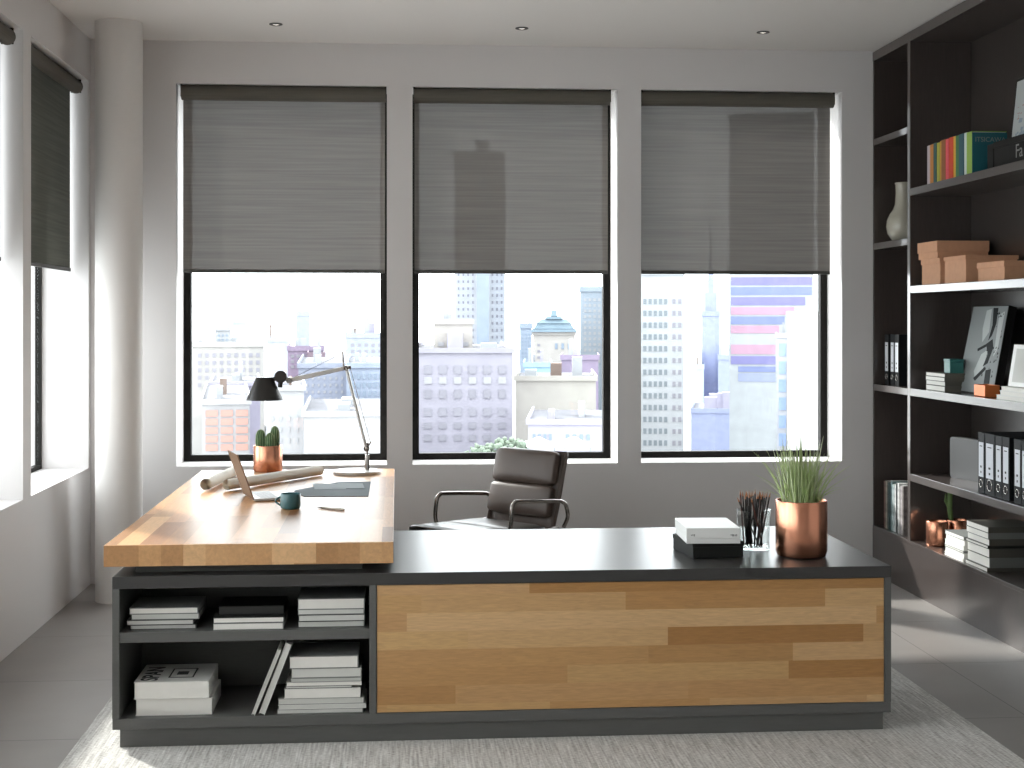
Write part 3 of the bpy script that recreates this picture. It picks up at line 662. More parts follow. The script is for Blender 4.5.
# tumbler with pencils
gx, gy = 1.475, 5.805
r = thing('glass_tumbler', 'clear glass tumbler full of dark pencils on the cabinet top', 'glass', (gx, gy, T))
MB().lathe([(0, 0), (.060, 0), (.066, .004), (.0705, .165), (.0725, .168), (.0690, .168), (.0665, .164), (.0625, .016), (0, .014)], (gx, gy, T), 64).build('tumbler', 'tumbler_glass', r, smooth=True)
MB().lathe([(0, .0005), (.060, .001), (.064, .005), (.061, .013), (0, .013)], (gx, gy, T), 48).build('base', 'tumbler_glass', r, smooth=True)
proto = None
for k in range(22):
    a = 2*math.pi*(k+.5)/22*3+rnd.random()*.3; rb = .050*math.sqrt(rnd.random()); rt = .056*math.sqrt((k+.7)/22)
    a2 = a+rnd.uniform(-.5, .5); rb = rt*rnd.uniform(.45, .98)
    if k % 6 == 0: a2 = a+rnd.uniform(1.5, 3.0); rb = .04
    base = Vector((gx+rb*math.cos(a2), gy+rb*math.sin(a2), T+.0165)); top = Vector((gx+rt*math.cos(a), gy+rt*math.sin(a), T+.168))
    d_ = (top-base).normalized()
    if proto is None:
        p = thing('pencil', 'dark pencil standing among others in the glass tumbler', 'pencil', (0, 0, 0), 'pencils in the tumbler')
        MB().rod((0, 0, 0), (0, 0, .205), .0033, seg=6).build('barrel', 'pencil_black', p)
        MB().rod((0, 0, .205), (0, 0, .225), .0033, .0006, seg=6).build('tip', 'pencil_wood', p); proto = p
    else: p = copy_tree(proto)
    if k % 5 == 2: 
        for ch in p.children:
            if ch.name.startswith('barrel'): ch.data = ch.data.copy(); ch.data.materials[0] = MATS['pencil_red']
    p.location = base; p.rotation_mode = 'QUATERNION'; p.rotation_quaternion = d_.to_track_quat('Z', 'Y')
    s_ = 1+.06*(rnd.random()-.5); p.scale = (1, 1, s_)
# copper planter with grass
pc = (1.632, 5.645, T)
pl = copper_pot('potted_grass', 'large copper planter with spiky green grass at the right of the cabinet', 'plant', pc, .1035, .226, foot=.014)
m = MB(); m2 = MB()
def blade(mm, base, az, spread, h, w, droop):
    pts = []; n_ = 9
    for i in range(n_+1):
        t = i/n_; rr_ = spread*(t**1.35); z = h*t-droop*t**3
        pts.append(Vector((base[0]+rr_*math.cos(az), base[1]+rr_*math.sin(az), base[2]+z)))
    side = Vector((-math.sin(az+.6), math.cos(az+.6), 0)); prev = None
    for i, p in enumerate(pts):
        t = i/n_; ww = w*(1-t**2.2)*.5+.0003
        a, b = mm.bm.verts.new(p-side*ww), mm.bm.verts.new(p+side*ww); c_ = mm.bm.verts.new(p+Vector((math.cos(az), math.sin(az), 0))*ww*.5-Vector((0, 0, ww*.4)))
        if prev: mm.bm.faces.new((prev[0], prev[2], c_, a)); mm.bm.faces.new((prev[2], prev[1], b, c_)); mm.bm.faces.new((prev[1], prev[0], a, b))
        prev = (a, b, c_)
for k in range(200):
    az = rnd.uniform(0, 2*math.pi); rb = .07*math.sqrt(rnd.random())
    tilt = abs(rnd.gauss(0, .42)); tilt = min(tilt, 1.15); ln_ = rnd.uniform(.16, .285)*(1-.12*tilt)
    base = (pc[0]+rb*math.cos(az), pc[1]+rb*math.sin(az), T+.19)
    blade(m if k % 4 else m2, base, az+rnd.gauss(0, .4), ln_*math.sin(tilt), ln_*math.cos(tilt)+.03, rnd.uniform(.005, .0085), .05*tilt)
blade(m, (pc[0]+.04, pc[1], T+.19), -.1, .165, .155, .005, .02); blade(m, (pc[0]+.05, pc[1]-.01, T+.19), -.25, .14, .18, .005, .11)
blade(m, (pc[0]-.05, pc[1], T+.19), 3.3, .12, .11, .005, .02); blade(m, (pc[0]-.02, pc[1], T+.19), 3.3, .05, .33, .005, .0); blade(m, (pc[0]+.01, pc[1], T+.19), 0, .02, .30, .005, .0)
g1 = m.build('grass_blades', 'grass', pl, smooth='all'); g2 = m2.build('pale_grass_blades', 'grass_pale', pl, smooth='all')

# ------------------------------------------------------------------ things on the wooden desk
T = .7605
# desk lamp
ly = 7.812
r = thing('desk_lamp', 'silver jointed desk lamp with black cone shade on the wooden desk', 'lamp', (-.218, ly, T))
MB().lathe([(0, 0), (.128, 0), (.130, .004), (.130, .016), (.126, .019), (0, .019)], (-.218, ly, T), 64).build('base', 'aluminium', r, smooth=True)
MB().rod((-.163, ly, T+.018), (-.163, ly, T+.105), .0145, .0120, seg=24).build('stem', 'chrome', r, smooth=True)
J0 = Vector((-.166, ly, .898)); J1 = Vector((-.276, ly, 1.338)); J2 = Vector((-.585, ly, 1.272))
MB().rod(J0+Vector((0, -.018, 0)), J0+Vector((0, .018, 0)), .016, seg=20).rod((-.163, ly, .86), (-.160, ly, .93), .006).rod((-.160, ly, .905), (-.142, ly, .935), .004).build('lower_joint', 'chrome_dark', r, smooth=True)
for s_ in (-1, 1): MB().rod(J0+Vector((0, s_*.012, 0)), J1+Vector((0, s_*.012, 0)), .0085, seg=14).build('lower_arm_rod', 'aluminium', r, smooth=True)
MB().rod(J0+Vector((.022, 0, .03)), J1+Vector((.022, 0, 0)), .0016, seg=6).build('lower_cable', 'chrome_dark', r)
MB().rod(J1+Vector((0, -.02, 0)), J1+Vector((0, .02, 0)), .014, seg=20).rod(J1+Vector((-.012, 0, .0)), J1+Vector((.026, 0, .004)), .009).rod(J1+Vector((-.014, 0, 0)), J1+Vector((-.020, 0, .09)), .0052).build('elbow_joint', 'chrome_dark', r, smooth=True)
MB().slab([J1+Vector((0, -.010, .012)), J1+Vector((0, -.010, -.010)), J2+Vector((0, -.010, -.013)), J2+Vector((0, -.010, .013))], (0, .020, 0)).build('upper_arm', 'aluminium', r, .003)
MB().rod(J1+Vector((-.018, 0, .082)), J2+Vector((.03, 0, .018)), .0012, seg=6).build('upper_cable', 'chrome_dark', r)
MB().rod(J2+Vector((0, -.02, 0)), J2+Vector((0, .02, 0)), .017, seg=20).rod(J2, J2+Vector((-.035, 0, .004)), .008).build('head_joint', 'chrome', r, smooth=True)
hc = Vector((-.640, ly, 1.278))
MB().rod(hc+Vector((.010, -.02, .014)), hc+Vector((.010, .02, .014)), .034, seg=28).rod(hc+Vector((.01, 0, 0)), hc+Vector((.006, 0, -.045)), .013).rod(hc+Vector((.01, 0, .01)), hc+Vector((-.05, 0, -.005)), .012).build('head_hub', 'lamp_black', r, smooth=True, bevel=.003)
sc_ = (-.717, ly, 1.165)
MB().lathe([(.098, 0), (.0995, .001), (.0475, .120), (.044, .124), (0, .124), (0, .121), (.0455, .118), (.0965, .002)], sc_, 64).build('lamp_shade', 'lamp_black', r, smooth=True)
MB().lathe([(0, .05), (.018, .052), (.026, .07), (.020, .095), (.014, .12), (0, .12)], sc_, 24).build('bulb', 'white_box', r, smooth='all')
# cactus pot
cc = (-.713, 7.965, T)
r = copper_pot('potted_cactus', 'copper pot with three small ribbed cacti beside the desk lamp', 'plant', cc, .0800, .146, foot=.008)
def cactus(cx, cy, z0, rad, h):
    root = bpy.data.objects.new('cactus', None)
    prof = [(rad*.75, 0), (rad*.95, h*.25), (rad, h*.5), (rad*.92, h*.75), (rad*.62, h*.93), (rad*.25, h), (0, h*.99)]
    bm = MB(); ribs = 12; seg = ribs*4; rings = []
    for rr_, z in prof:
        if rr_ == 0: rings.append([bm.bm.verts.new((cx, cy, z0+z))]); continue
        rings.append([bm.bm.verts.new((cx+rr_*(1+.09*math.cos(ribs*2*math.pi*k/seg))*math.cos(2*math.pi*k/seg), cy+rr_*(1+.09*math.cos(ribs*2*math.pi*k/seg))*math.sin(2*math.pi*k/seg), z0+z)) for k in range(seg)])
    for A_, B_ in zip(rings, rings[1:]):
        for k in range(seg):
            f_ = list(dict.fromkeys([A_[k], A_[(k+1) % seg], B_[(k+1) % len(B_)], B_[k % len(B_)]]))
            if len(f_) > 2: bm.bm.faces.new(f_)
    c = bm.build('cactus', 'cactus', r, smooth='all')
    sp = MB()
    for j in range(ribs):
        a = 2*math.pi*j/ribs; pts = [(cx+(q_[0]*1.10)*math.cos(a), cy+(q_[0]*1.10)*math.sin(a), z0+q_[1]) for q_ in prof[:-1]]
        sp.tube(pts, .0011, 5)
    sp.build('spine_ribs', 'cactus_rib', c)
cactus(-.752, 7.955, T+.115, .026, .118); cactus(-.700, 7.945, T+.115, .024, .100); cactus(-.676, 7.975, T+.115, .024, .135)
# laptop
P1 = Vector((-.655, 6.634, T)); P2 = Vector((-.728, 6.885, T)); hd = (P2-P1).normalized(); Lh = (P2-P1).length; pr = Vector((hd.y, -hd.x, 0))
r = thing('laptop', 'open laptop seen from behind, wood reflection painted on its lid, on the wooden desk', 'laptop', (P1+P2)/2)
MB().slab([P1+Vector((0, 0, .003)), P2+Vector((0, 0, .003)), P2+pr*.20+Vector((0, 0, .003)), P1+pr*.20+Vector((0, 0, .003))], (0, 0, .012)).build('keyboard_base', 'aluminium', r, .003)
m = MB(); e = MB()
for i in range(5):
    for j in range(12):
        a = P1+hd*(.022+.0205*j)+pr*(.03+.018*i)+Vector((0, 0, .015)); m.slab([a, a+hd*.017, a+hd*.017+pr*.015, a+pr*.015], (0, 0, .0012))
m.build('keys', 'laptop_keys', r)
up_ = (Vector((0, 0, .215))-pr*.078); tl = up_.normalized(); nl = hd.cross(tl).normalized()
if nl.dot(pr) > 0: nl = -nl
b0 = P1+Vector((0, 0, .012)); b1 = P2+Vector((0, 0, .012))
lid = MB().slab([b0, b1, b1+tl*.222, b0+tl*.222], nl*.006).build('lid', 'laptop_shell', r, .002)
MB().slab([b0+hd*.008+tl*.012, b1-hd*.008+tl*.012, b1-hd*.008+tl*.214, b0+hd*.008+tl*.214], -nl*.0008).build('screen', 'screen', lid)
MB().rod(b0+hd*.02, b1-hd*.02, .005, seg=10).build('hinge', 'chrome_dark', r, smooth=True)
# mug
mc_ = (-.472, 6.385, T)
r = thing('mug', 'small teal mug with handle on the wooden desk', 'mug', mc_)
MB().lathe([(0, 0), (.036, 0), (.043, .006), (.0455, .018), (.0455, .066), (.0445, .068), (.0425, .066), (.042, .015), (0, .008)], mc_, 48).build('cup', 'teal', r, smooth=True)
pts = [(-.472-.042-.0235*math.sin(math.pi*t)*1.0, 6.385-.006, T+.056-.040*t) for t in [i/12 for i in range(13)]]
MB().tube(pts, .0042, 10).build('handle', 'teal', r, smooth='all')
# rolled drawings
def paper_roll(a, b, rad, label, lines=False):
    a, b = Vector(a), Vector(b); r = thing('rolled_drawing', label, 'paper roll', ((a+b)/2)-Vector((0, 0, rad)), 'rolled paper drawings on the desk')
    ax = (b-a).normalized(); u_ = ax.cross(Vector((0, 0, 1))).normalized(); v_ = u_.cross(ax)
    m = MB(); th = []; turns = 6; n_ = 160
    for e_ in (a, b):
        th.append([m.bm.verts.new(e_+(u_*math.cos(2*math.pi*turns*i/n_)+v_*math.sin(2*math.pi*turns*i/n_))*(rad*(1-.86*i/n_))) for i in range(n_+1)])
    for i in range(n_): m.bm.faces.new((th[0][i], th[0][i+1], th[1][i+1], th[1][i]))
    m.build('paper_sheet', 'tracing_paper', r, smooth='all')
paper_roll((-.935, 7.07, T+.032), (-.862, 7.74, T+.030), .0300, 'short-looking rolled drawing furthest left, pointing to the window')
paper_roll((-.832, 7.06, T+.031), (-.415, 7.735, T+.028), .0285, 'long rolled drawing lying between laptop and copper cactus pot', True)
# desk mat with papers
r = thing('desk_mat', 'grey desk mat lying between laptop and lamp', 'mat', (-.32, 7.09, T))
MB().slab([(-.135, 7.40, T), (-.136, 6.793, T), (-.440, 6.805, T), (-.500, 7.02, T), (-.500, 7.05, T), (-.300, 7.395, T)], (0, 0, .0035)).build('mat', 'mat_grey', r, .001)
MB().slab([(-.140, 6.797, T+.0035), (-.430, 6.809, T+.0035), (-.430, 6.813, T+.0035), (-.140, 6.801, T+.0035)], (0, 0, .0004)).build('stitched_edge', 'mark_grey', r)
def sheet(pts, label, lift):
    z = T+.0042+lift; o = MB().slab([(x, y_, z+(dz if len(p_) > 2 else 0)) for p_ in pts for x, y_, dz in [(p_+(0,))[:3]]], (0, 0, .0007)).build('paper_sheet', 'sheet', None)
    tag(o, label, 'paper', 'loose sheets on the desk mat')
sheet([(-.430, 7.32), (-.405, 7.07), (-.250, 7.055), (-.265, 7.30)], 'left loose grey sheet on the desk mat', 0)
sheet([(-.300, 7.335), (-.320, 7.10), (-.160, 7.085), (-.175, 7.30)], 'right loose grey sheet overlapping another on the desk mat', .0010)
# pen
r = thing('pen', 'thin metal pen lying on the desk right of the mug', 'pen', (-.29, 6.34, T))
MB().rod((-.335, 6.375, T+.0048), (-.232, 6.293, T+.0048), .0046, seg=14).build('barrel', 'pen_metal', r, smooth=True)
MB().rod((-.355, 6.391, T+.0048), (-.335, 6.375, T+.0048), .0012, .0046, seg=14).build('nib', 'chrome_dark', r, smooth=True)
MB().rod((-.262, 6.318, T+.0105), (-.235, 6.2965, T+.0105), .0011, seg=8).build('clip', 'chrome', r)

# ------------------------------------------------------------------ office chair (built facing +Y, then turned)
def cushion(x0, x1, y0, y1, z0, z1, rad, M, nx=10, ny=10, puff=.35):
    """rounded box with a soft belly, transformed by M"""
    bm = bmesh.new(); bmesh.ops.create_cube(bm, size=1)
    bmesh.ops.subdivide_edges(bm, edges=bm.edges, cuts=8, use_grid_fill=True)
    c = Vector(((x0+x1)/2, (y0+y1)/2, (z0+z1)/2)); hx, hy, hz = (x1-x0)/2, (y1-y0)/2, (z1-z0)/2
    for v in bm.verts:
        p = Vector((v.co.x*2*hx, v.co.y*2*hy, v.co.z*2*hz))
        core = Vector((max(-hx+rad, min(hx-rad, p.x)), max(-hy+rad, min(hy-rad, p.y)), max(-hz+rad, min(hz-rad, p.z))))
        d_ = p-core
        if d_.length > 1e-9: p = core+d_.normalized()*min(rad, d_.length if d_.length < rad else rad)
        a, b = p.x/hx, p.z/hz
        p.y *= 1+puff*(1-a*a)*(1-b*b)*.6
        v.co = c+p
    bmesh.ops.transform(bm, matrix=M, verts=bm.verts)
    s = MB(); s.bm.free(); s.bm = bm; return s
ch = thing('office_chair', 'dark brown padded leather office chair with chrome arms behind the cabinet', 'chair', (0, 0, 0))
I4 = Matrix.Identity(4)
seatz = .500
Ms = Matrix.Translation((0, .10, seatz-.03)) @ Matrix.Rotation(R(2), 4, 'X')
for k, (a, b) in enumerate(((-.22, .08), (.08, .34))):
    MM = Ms @ Matrix.Rotation(R(90), 4, 'X')     # local y = up
    cushion(-.255, .255, -.030, .030, -b, -a, .026, Ms @ Matrix.Rotation(R(90), 4, 'X'), puff=.25).build('seat_pad', 'leather_seat', ch, smooth='all')
for s_ in (-1, 1): MB().tube([(s_*.262, -.20, .47), (s_*.262, .1, .462), (s_*.262, .40, .470), (s_*.262, .44, .462)], .011, 10).build('side_rail', 'chrome_dark', ch, smooth='all')
lean = R(15)
Mb = Matrix.Translation((0, -.175, .52)) @ Matrix.Rotation(lean, 4, 'X')
bp_ = [(.0, .174, 'back_pad'), (.174, .366, 'back_pad')]
for a, b, nme in bp_:
    cushion(-.222, .222, -.036, .034, a, b+.004, .030, Mb, puff=.35).build(nme, 'leather', ch, smooth='all', subsurf=1)
cushion(-.228, .228, -.062, -.030, -.08, .362, .014, Mb, puff=.0).build('back_shell', 'leather', ch, smooth='all')
for s_ in (-1, 1):
    MB().tube([Mb @ Vector((s_*.236, -.03, -.08)), Mb @ Vector((s_*.236, -.042, .1)), Mb @ Vector((s_*.236, -.045, .345)), Mb @ Vector((s_*.230, -.05, .365))], .011, 10).build('back_rail', 'leather', ch, smooth='all')
MB().tube([Mb @ Vector((-.232, -.052, .362)), Mb @ Vector((.232, -.052, .362))], .016, 12).build('back_rail', 'leather', ch, smooth='all')
def arm(s_):
    x = s_*.270; pts = []
    ctrl = [(x-s_*.03, .21, .462), (x, .205, .52), (x, .195, .61), (x, .172, .640), (x, .12, .644), (x, -.17, .618), (x, -.235, .606), (x, -.265, .58), (x, -.278, .52), (x-s_*.03, -.28, .462)]
    for i in range(len(ctrl)-1):
        p0, p1, p2, p3 = [Vector(ctrl[max(0, min(len(ctrl)-1, i+o_))]) for o_ in (-1, 0, 1, 2)]
        for k in range(5):
            t = k/5; pts.append(.5*((2*p1)+(-p0+p2)*t+(2*p0-5*p1+4*p2-p3)*t*t+(-p0+3*p1-3*p2+p3)*t**3))
    pts.append(Vector(ctrl[-1])); return MB().tube(pts, .0115, 12)
for s_ in (-1, 1): arm(s_).build('armrest', 'chrome_dark', ch, smooth='all')
MB().rod((0, .06, .09), (0, .06, .40), .025, seg=20).box(-.16, .16, -.08, .20, .405, .430).build('gas_column', 'chrome', ch, smooth=True)
for k in range(5):
    a = R(72*k+20); e = Vector((.28*math.cos(a), .06+.28*math.sin(a), .075))
    lg = MB().rod((0, .06, .105), e, .020, .012, seg=12).build('base_leg', 'chrome', ch, smooth=True)
    MB().rod(e+Vector((-.012*math.sin(a), .012*math.cos(a), -.048)), e+Vector((-.03*math.sin(a), .03*math.cos(a), -.048)), .027, seg=20).rod(e+Vector((.012*math.sin(a), -.012*math.cos(a), -.048)), e+Vector((.03*math.sin(a), -.03*math.cos(a), -.048)), .027, seg=20).rod(e+Vector((0, 0, -.03)), e, .01).rod(e+Vector((-.03*math.sin(a), .03*math.cos(a), -.048)), e+Vector((.03*math.sin(a), -.03*math.cos(a), -.048)), .008, seg=10).build('castor', 'castor_black', lg, smooth=True)
ch.location = (.545, 7.74, 0); ch.rotation_euler.z = R(135)     # forward +Y turned towards (-.7,-.7)

# ------------------------------------------------------------------ the city outside
tag(MB().box(-700, 900, 20, 1500, -31, -30).build('ground_outside', 'city_ground', None), kind='structure')
BUILD = [
    ('pale stone block with rows of faint windows and roof sheds, left of the desk lamp', -16.95, -11.04, 120, 40, -30, -0.64, 'stone', [(-16.66, -11.26, -4.12, -1.03, 9, 5, 0.5, 0.55, 'glassp')], 'flat'),
    ('small pale grey stair tower on the left block roof', -15.72, -14.39, 125, 8, -0.82, 0.68, 'greyp', [(-15.56, -14.55, -0.31, 0.45, 3, 2, 0.5, 0.5, 'glassb')], 'flat'),
    ('peach panelled building with white grid frame behind the copper cactus pot', -9.42, -7.14, 70, 20, -30, -2.5, 'white', [(-9.33, -7.16, -4.8, -2.72, 3, 5, 0.8, 0.74, 'peach')], 'flat'),
    ('blue-grey wide block with scattered windows behind the lamp arm', -7.53, -3.77, 110, 30, -30, -2.08, 'bluegrey', [(-7.11, -3.98, -5.25, -2.61, 7, 5, 0.35, 0.4, 'white')], 'flat'),
    ('light blue tall block at the right edge of the left window', -3.7, -0.8, 105, 30, -30, -1.93, 'bluel', [(-3.4, -1.0, -6.06, -2.23, 6, 6, 0.55, 0.6, 'glassb')], 'flat'),
    ('bright white low warehouse behind the lamp shade', -5.62, -4.01, 62, 12, -30, -1.45, 'white', [(-5.53, -4.12, -3.85, -2.42, 4, 3, 0.22, 0.4, 'greyp')], 'flat'),
    ('white flat roofed building low behind the lamp post', -3.75, -0.33, 58, 12, -30, -2.3, 'white', [(-3.64, -0.55, -3.07, -2.61, 8, 1, 0.25, 0.5, 'greyp')], 'flat'),
    ('lilac brick block with dark square bay behind the lamp arm', -12.91, -8.73, 170, 30, -30, -2.05, 'lilac', [(-12.66, -10.66, -4.26, -2.37, 3, 3, 0.6, 0.6, 'glassp')], 'flat'),
    ('purple brick roof house behind the lamp arm', -9.86, -8.07, 160, 10, -30, -2.54, 'purple', [], 'flat'),
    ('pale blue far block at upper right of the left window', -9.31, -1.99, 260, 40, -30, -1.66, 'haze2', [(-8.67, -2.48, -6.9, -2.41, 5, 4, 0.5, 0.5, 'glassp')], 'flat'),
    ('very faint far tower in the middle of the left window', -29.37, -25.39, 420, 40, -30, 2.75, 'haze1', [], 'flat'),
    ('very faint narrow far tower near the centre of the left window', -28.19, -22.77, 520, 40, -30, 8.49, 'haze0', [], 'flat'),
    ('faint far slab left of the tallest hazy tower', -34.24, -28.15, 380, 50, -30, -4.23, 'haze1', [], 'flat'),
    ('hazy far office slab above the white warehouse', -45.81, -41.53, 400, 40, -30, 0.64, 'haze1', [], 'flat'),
    ('grey-lilac low shop row under the left stone block', -11.57, -8.53, 90, 14, -30, -2.54, 'lilacl', [(-11.4, -8.62, -3.2, -2.77, 7, 1, 0.6, 0.6, 'glassp')], 'flat'),
    ('grey-lilac six storey block with cornice filling the left of the middle window', 0.73, 6.1, 75, 25, -30, -0.14, 'greylil', [(1.23, 5.93, -1.3, -0.74, 6, 1, 0.5, 0.8, 'glassp'), (1.23, 5.93, -1.81, -1.36, 6, 1, 0.5, 0.8, 'white'), (1.23, 5.93, -2.6, -2.01, 6, 1, 0.45, 0.8, 'glassp'), (1.23, 5.93, -3.55, -2.94, 6, 1, 0.5, 0.7, 'glassp'), (1.23, 5.93, -4.2, -3.74, 6, 1, 0.5, 0.7, 'glassp'), (1.23, 5.93, -4.85, -4.38, 6, 1, 0.5, 0.7, 'glassp')], 'flat'),
    ('cream rooftop house with brown ledges on the grey-lilac block', 2.19, 4.45, 84, 10, -0.43, 1.35, 'creamp', [(2.35, 4.29, 0.01, 0.33, 4, 1, 0.7, 0.8, 'white')], 'flat'),
    ('tall slender tower with pale blue core seen through the middle blind', 11.17, 12.91, 200, 20, -30, 26.23, 'bluel', [], 'flat'),
    ('white dotted tower wings around the pale blue core', 8.94, 16.82, 221, 20, -30, 27.08, 'whitel', [(9.15, 12.13, -2.68, 25.38, 4, 26, 0.35, 0.35, 'glassp'), (14.47, 16.61, -2.69, 25.43, 3, 26, 0.4, 0.4, 'glassp')], 'flat'),
    ('grey slab block beside the cornice building', 15.55, 17.09, 180, 20, -30, 0.54, 'bluel', [(15.69, 16.95, -3.29, 0.01, 3, 7, 0.4, 0.4, 'glassb')], 'flat'),
    ('cream apartment house under the tiered blue roof', 12.42, 16.34, 130, 18, -30, 0.2, 'creamp', [(12.79, 13.17, -2.69, -0.42, 1, 4, 0.7, 0.4, 'glassp'), (14.31, 16.08, -1.19, -0.43, 3, 1, 0.4, 0.7, 'glassb')], 'pagoda'),
    ('blue-grey tower with window grid at the right of the middle window', 19.38, 23.54, 150, 30, -30, 4.63, 'bluegl', [(19.67, 23.25, -3.08, 4.05, 7, 12, 0.5, 0.5, 'white')], 'flat'),
    ('cyan flat topped block below the tiered roof', 10.04, 12.15, 112, 10, -30, -2.13, 'cyan', [(10.26, 12.0, -2.96, -2.52, 4, 1, 0.6, 0.5, 'white')], 'flat'),
    ('purple terrace block right of the cream house', 13.68, 16.79, 118, 10, -30, -1.73, 'lilac', [(13.91, 16.55, -3.22, -2.64, 6, 1, 0.5, 0.5, 'white')], 'flat'),
    ('plain cream windowless warehouse in the middle window', 7.08, 11.94, 85, 12, -30, -2.05, 'cream', [], 'flat'),
    ('low lilac gabled hall with two white tents at the base of the middle window', 6.09, 10.36, 66, 10, -30, -3.28, 'lilacl', [(6.24, 7.26, -4.03, -3.7, 4, 1, 0.5, 0.8, 'glassb'), (7.78, 9.07, -4.04, -3.71, 4, 1, 0.5, 0.8, 'glassb')], 'flat'),
    ('white and grey apartment tower with thirteen rows of windows, left of the right window', 23.23, 28.5, 140, 30, -30, 6.07, 'whiteg', [(24.33, 26.95, -11.23, 4.03, 5, 13, 0.6, 0.45, 'glassd'), (27.23, 28.39, -11.24, 4.04, 2, 13, 0.55, 0.4, 'glassp')], 'flat'),
    ('lavender stepped skyscraper with slim spire in the right window', 64.97, 68.78, 300, 30, -30, 2.44, 'lav', [], 'spire'),
    ('lower lavender shoulder block of the stepped skyscraper', 66.25, 70.05, 290, 30, -30, -6.64, 'lav', [], 'flat'),
    ('broad pale lavender block at the foot of the skyscraper', 50.08, 64.04, 240, 30, -30, -14.43, 'lav', [], 'flat'),
    ('slim pale lavender side block left of the skyscraper', 62.61, 64.36, 295, 20, -30, -8.79, 'lavl', [], 'flat'),
    ('glass office tower with violet and pink floor bands in the right window', 40.19, 50.63, 170, 30, -30, 26.16, 'whiteg', [(40.39, 50.46, 5.85, 6.83, 1, 1, 1, 1, 'violet'), (40.39, 50.46, 4.65, 5.63, 1, 1, 1, 1, 'blue'), (40.39, 49.61, 3.41, 4.4, 1, 1, 1, 1, 'violet'), (40.39, 48.25, 2.25, 3.17, 1, 1, 1, 1, 'pink'), (40.39, 47.06, 1.08, 2.04, 1, 1, 1, 1, 'blue'), (40.39, 46.38, -0.02, 0.92, 1, 1, 1, 1, 'pink'), (40.39, 45.94, -2.58, -1.41, 1, 1, 1, 1, 'pink'), (40.39, 45.94, -3.82, -2.81, 1, 1, 1, 1, 'violet'), (41.3, 45.94, -4.75, -4.07, 1, 1, 1, 1, 'blue'), (41.3, 45.94, -5.91, -4.93, 1, 1, 1, 1, 'lav')], 'flat'),
    ('white plain corner building overlapping the banded tower', 33.46, 38.63, 120, 20, -30, 1.94, 'bright', [], 'flat'),
    ('slim white tower with a column of blue windows', 35.23, 36.32, 130, 10, -30, -0.07, 'whitel', [(35.39, 36.17, -10.39, -0.33, 1, 6, 0.85, 0.7, 'bluew')], 'flat'),
    ('white low block in front of the banded tower', 53.05, 58.92, 220, 10, -30, -8.4, 'white', [(56.29, 58.84, -11.35, -10.05, 3, 1, 0.6, 0.7, 'bluew')], 'flat'),
    ('pale cream construction crane tower block', 90.96, 98.29, 420, 30, -30, 12.2, 'haze0', [(91.63, 97.87, -8.29, 11.38, 3, 9, 0.3, 0.35, 'lavl')], 'flat'),

]
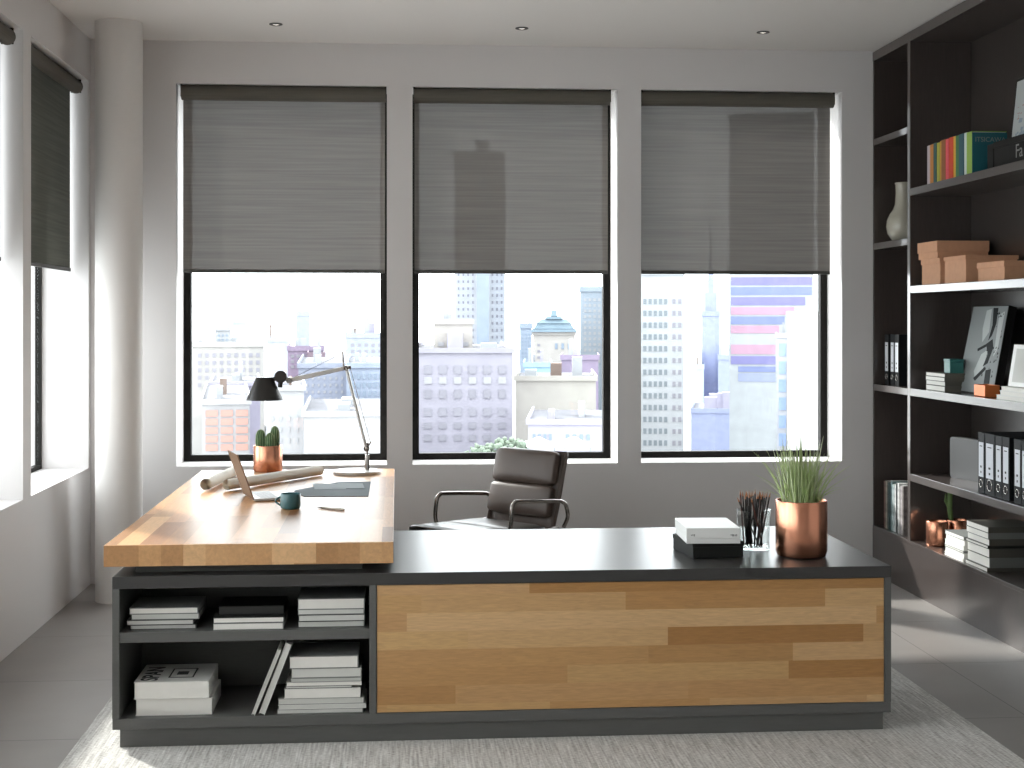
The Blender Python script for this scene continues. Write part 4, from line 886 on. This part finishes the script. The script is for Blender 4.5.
for lab, x0, x1, y, dep, z0, z1, mt, wins, roof in BUILD:
    xm = (x0+x1)/2; phi = math.atan(xm/y); cf = math.cos(phi)
    b = thing('building', lab, 'building', (xm, y, z0))
    x0, x1 = xm+(x0-xm)*cf, xm+(x1-xm)*cf
    wins = [(xm+(a-xm)*cf, xm+(c-xm)*cf, *rest_) for a, c, *rest_ in wins]
    box('wall', 'city_'+mt, (x0, x1, y, y+dep, z0, z1), b)
    sc_b = y/100
    MB().box(x0-.1, x1+.1, y-.15, y, z1, z1+.35*sc_b).box(x0-.1, x0, y, y+dep, z1, z1+.35*sc_b).box(x1, x1+.1, y, y+dep, z1, z1+.35*sc_b).build('roof_parapet', 'city_'+mt, b)
    box('roof', 'city_roof', (x0, x1, y, y+dep, z1, z1+.05), b)
    if roof == 'flat' and z1 < 1.5 and dep > 8:
        q = random.Random(int(abs(x0*7+y)))
        for k in range(q.randint(2, 4)):
            ux = q.uniform(x0+(x1-x0)*.08, x1-(x1-x0)*.25); uw = (x1-x0)*q.uniform(.06, .18); uh = sc_b*q.uniform(.5, 1.5); uy = y+q.uniform(.15, .5)*dep
            box('roof_shed', ('city_greyp', 'city_tank', 'city_lilacl', 'city_whiteg')[q.randint(0, 3)], (ux, ux+uw, uy, uy+2, z1+.05, z1+uh), b)
    for (a, c, zb, zt, nc, nr, fx, fz, wm) in wins:
        proto = None; dx, dz = (c-a)/nc, (zt-zb)/nr; n_ = 0
        rest = MB(); nrest = 0
        for j in range(nr):
            for i in range(nc):
                cx, cz = a+dx*(i+.5), zb+dz*(j+.5)
                if proto is None:
                    proto = MB().box(cx-dx*fx/2, cx+dx*fx/2, y-.06, y+.05, cz-dz*fz/2, cz+dz*fz/2).build('facade_band' if nc == 1 and nr == 1 else 'window', 'city_'+wm, b)
                    pc_ = (cx, cz)
                elif n_ < 95:
                    o = proto.copy(); COL.objects.link(o); o.parent = b; o.location = (cx-pc_[0], 0, cz-pc_[1])
                else:
                    rest.box(cx-dx*fx/2, cx+dx*fx/2, y-.06, y+.05, cz-dz*fz/2, cz+dz*fz/2); nrest += 1
                n_ += 1
        if nrest: tag(rest.build('window', 'city_'+wm, b), kind='stuff')
    if roof == 'pagoda':
        m = MB(); xc = (x0+x1)/2; hw = (x1-x0)/2
        for (w0_, w1_, za, zb_) in ((1.08, 1.02, .3, .6), (.95, .80, .6, 1.1), (.86, .55, 1.1, 1.5), (.42, .34, 1.5, 1.75), (.16, .12, 1.75, 2.3)):
            bt = [(xc-hw*w0_, y-.5, z1+za), (xc+hw*w0_, y-.5, z1+za), (xc+hw*w0_, y+dep, z1+za), (xc-hw*w0_, y+dep, z1+za)]
            tp = [(xc-hw*w1_, y-.5+hw*(w0_-w1_)*.5, z1+zb_), (xc+hw*w1_, y-.5+hw*(w0_-w1_)*.5, z1+zb_), (xc+hw*w1_, y+dep-.5, z1+zb_), (xc-hw*w1_, y+dep-.5, z1+zb_)]
            A_ = [m.bm.verts.new(p_) for p_ in bt]; B_ = [m.bm.verts.new(p_) for p_ in tp]
            m.bm.faces.new(A_[::-1]); m.bm.faces.new(B_)
            for i in range(4): m.bm.faces.new((A_[i], A_[(i+1) % 4], B_[(i+1) % 4], B_[i]))
        m.build('tiered_roof', 'city_roofblue', b)
    if roof == 'spire':
        xc = (x0+x1)/2; hw = (x1-x0)/2
        MB().box(xc-hw*.6, xc+hw*.7, y+2, y+14, z1+.35, z1+5).box(xc-hw*.25, xc+hw*.35, y+4, y+10, z1+5, z1+11).rod((xc, y+7, z1+11), (xc, y+7, z1+24), hw*.16, .1, seg=8).build('spire', 'city_'+mt, b)
    b.rotation_euler.z = -phi
# tents and tree tops outside the middle window
for x, w_, lab in ((6.16, 1.25, 'white peaked tent outside the middle window, left of two'), (7.70, 1.25, 'white peaked tent outside the middle window, right of two')):
    r = thing('market_tent', lab, 'tent', (x, 61.5, -30))
    m = MB(); z_ = -3.82
    A_ = [m.bm.verts.new(p_) for p_ in ((x-w_/2, 60.2, z_), (x+w_/2, 60.2, z_), (x+w_/2, 62.8, z_), (x-w_/2, 62.8, z_))]; ap = m.bm.verts.new((x, 61.5, z_+.36))
    for i in range(4): m.bm.faces.new((A_[i], A_[(i+1) % 4], ap))
    m.bm.faces.new(A_[::-1]); m.build('canopy', 'city_tent', r)
    for sx in (-.5, .5): MB().rod((x+sx*w_*.9, 60.4, -30), (x+sx*w_*.9, 60.4, z_), .05, seg=6).build('pole', 'city_greyp', r)
def tree(x, y, zt_, rad, lab):
    r = thing('tree', lab, 'tree', (x, y, -30))
    MB().tube([(x, y, -30), (x+.2, y, -15), (x, y, zt_-rad)], [.4, .3, .15], 8).build('trunk', 'plant_stem', r)
    m = MB()
    for k in range(240):
        a = rnd.uniform(0, 2*math.pi); el_ = math.acos(rnd.uniform(-1, 1)); q_ = rad*(rnd.random()**.4)
        p = Vector((x+q_*math.sin(el_)*math.cos(a), y+q_*math.sin(el_)*math.sin(a), zt_-rad+q_*.8*math.cos(el_)))
        r_ = bmesh.ops.create_icosphere(m.bm, subdivisions=1, radius=rad*rnd.uniform(.08, .16)); bmesh.ops.translate(m.bm, verts=r_['verts'], vec=p)
    m.build('crown', 'city_tree', r)
tree(4.75, 61, -3.25, 1.0, 'pale green round tree outside behind the chair back')
tree(3.6, 61, -3.55, .8, 'low pale green treetop outside left of the chair back')
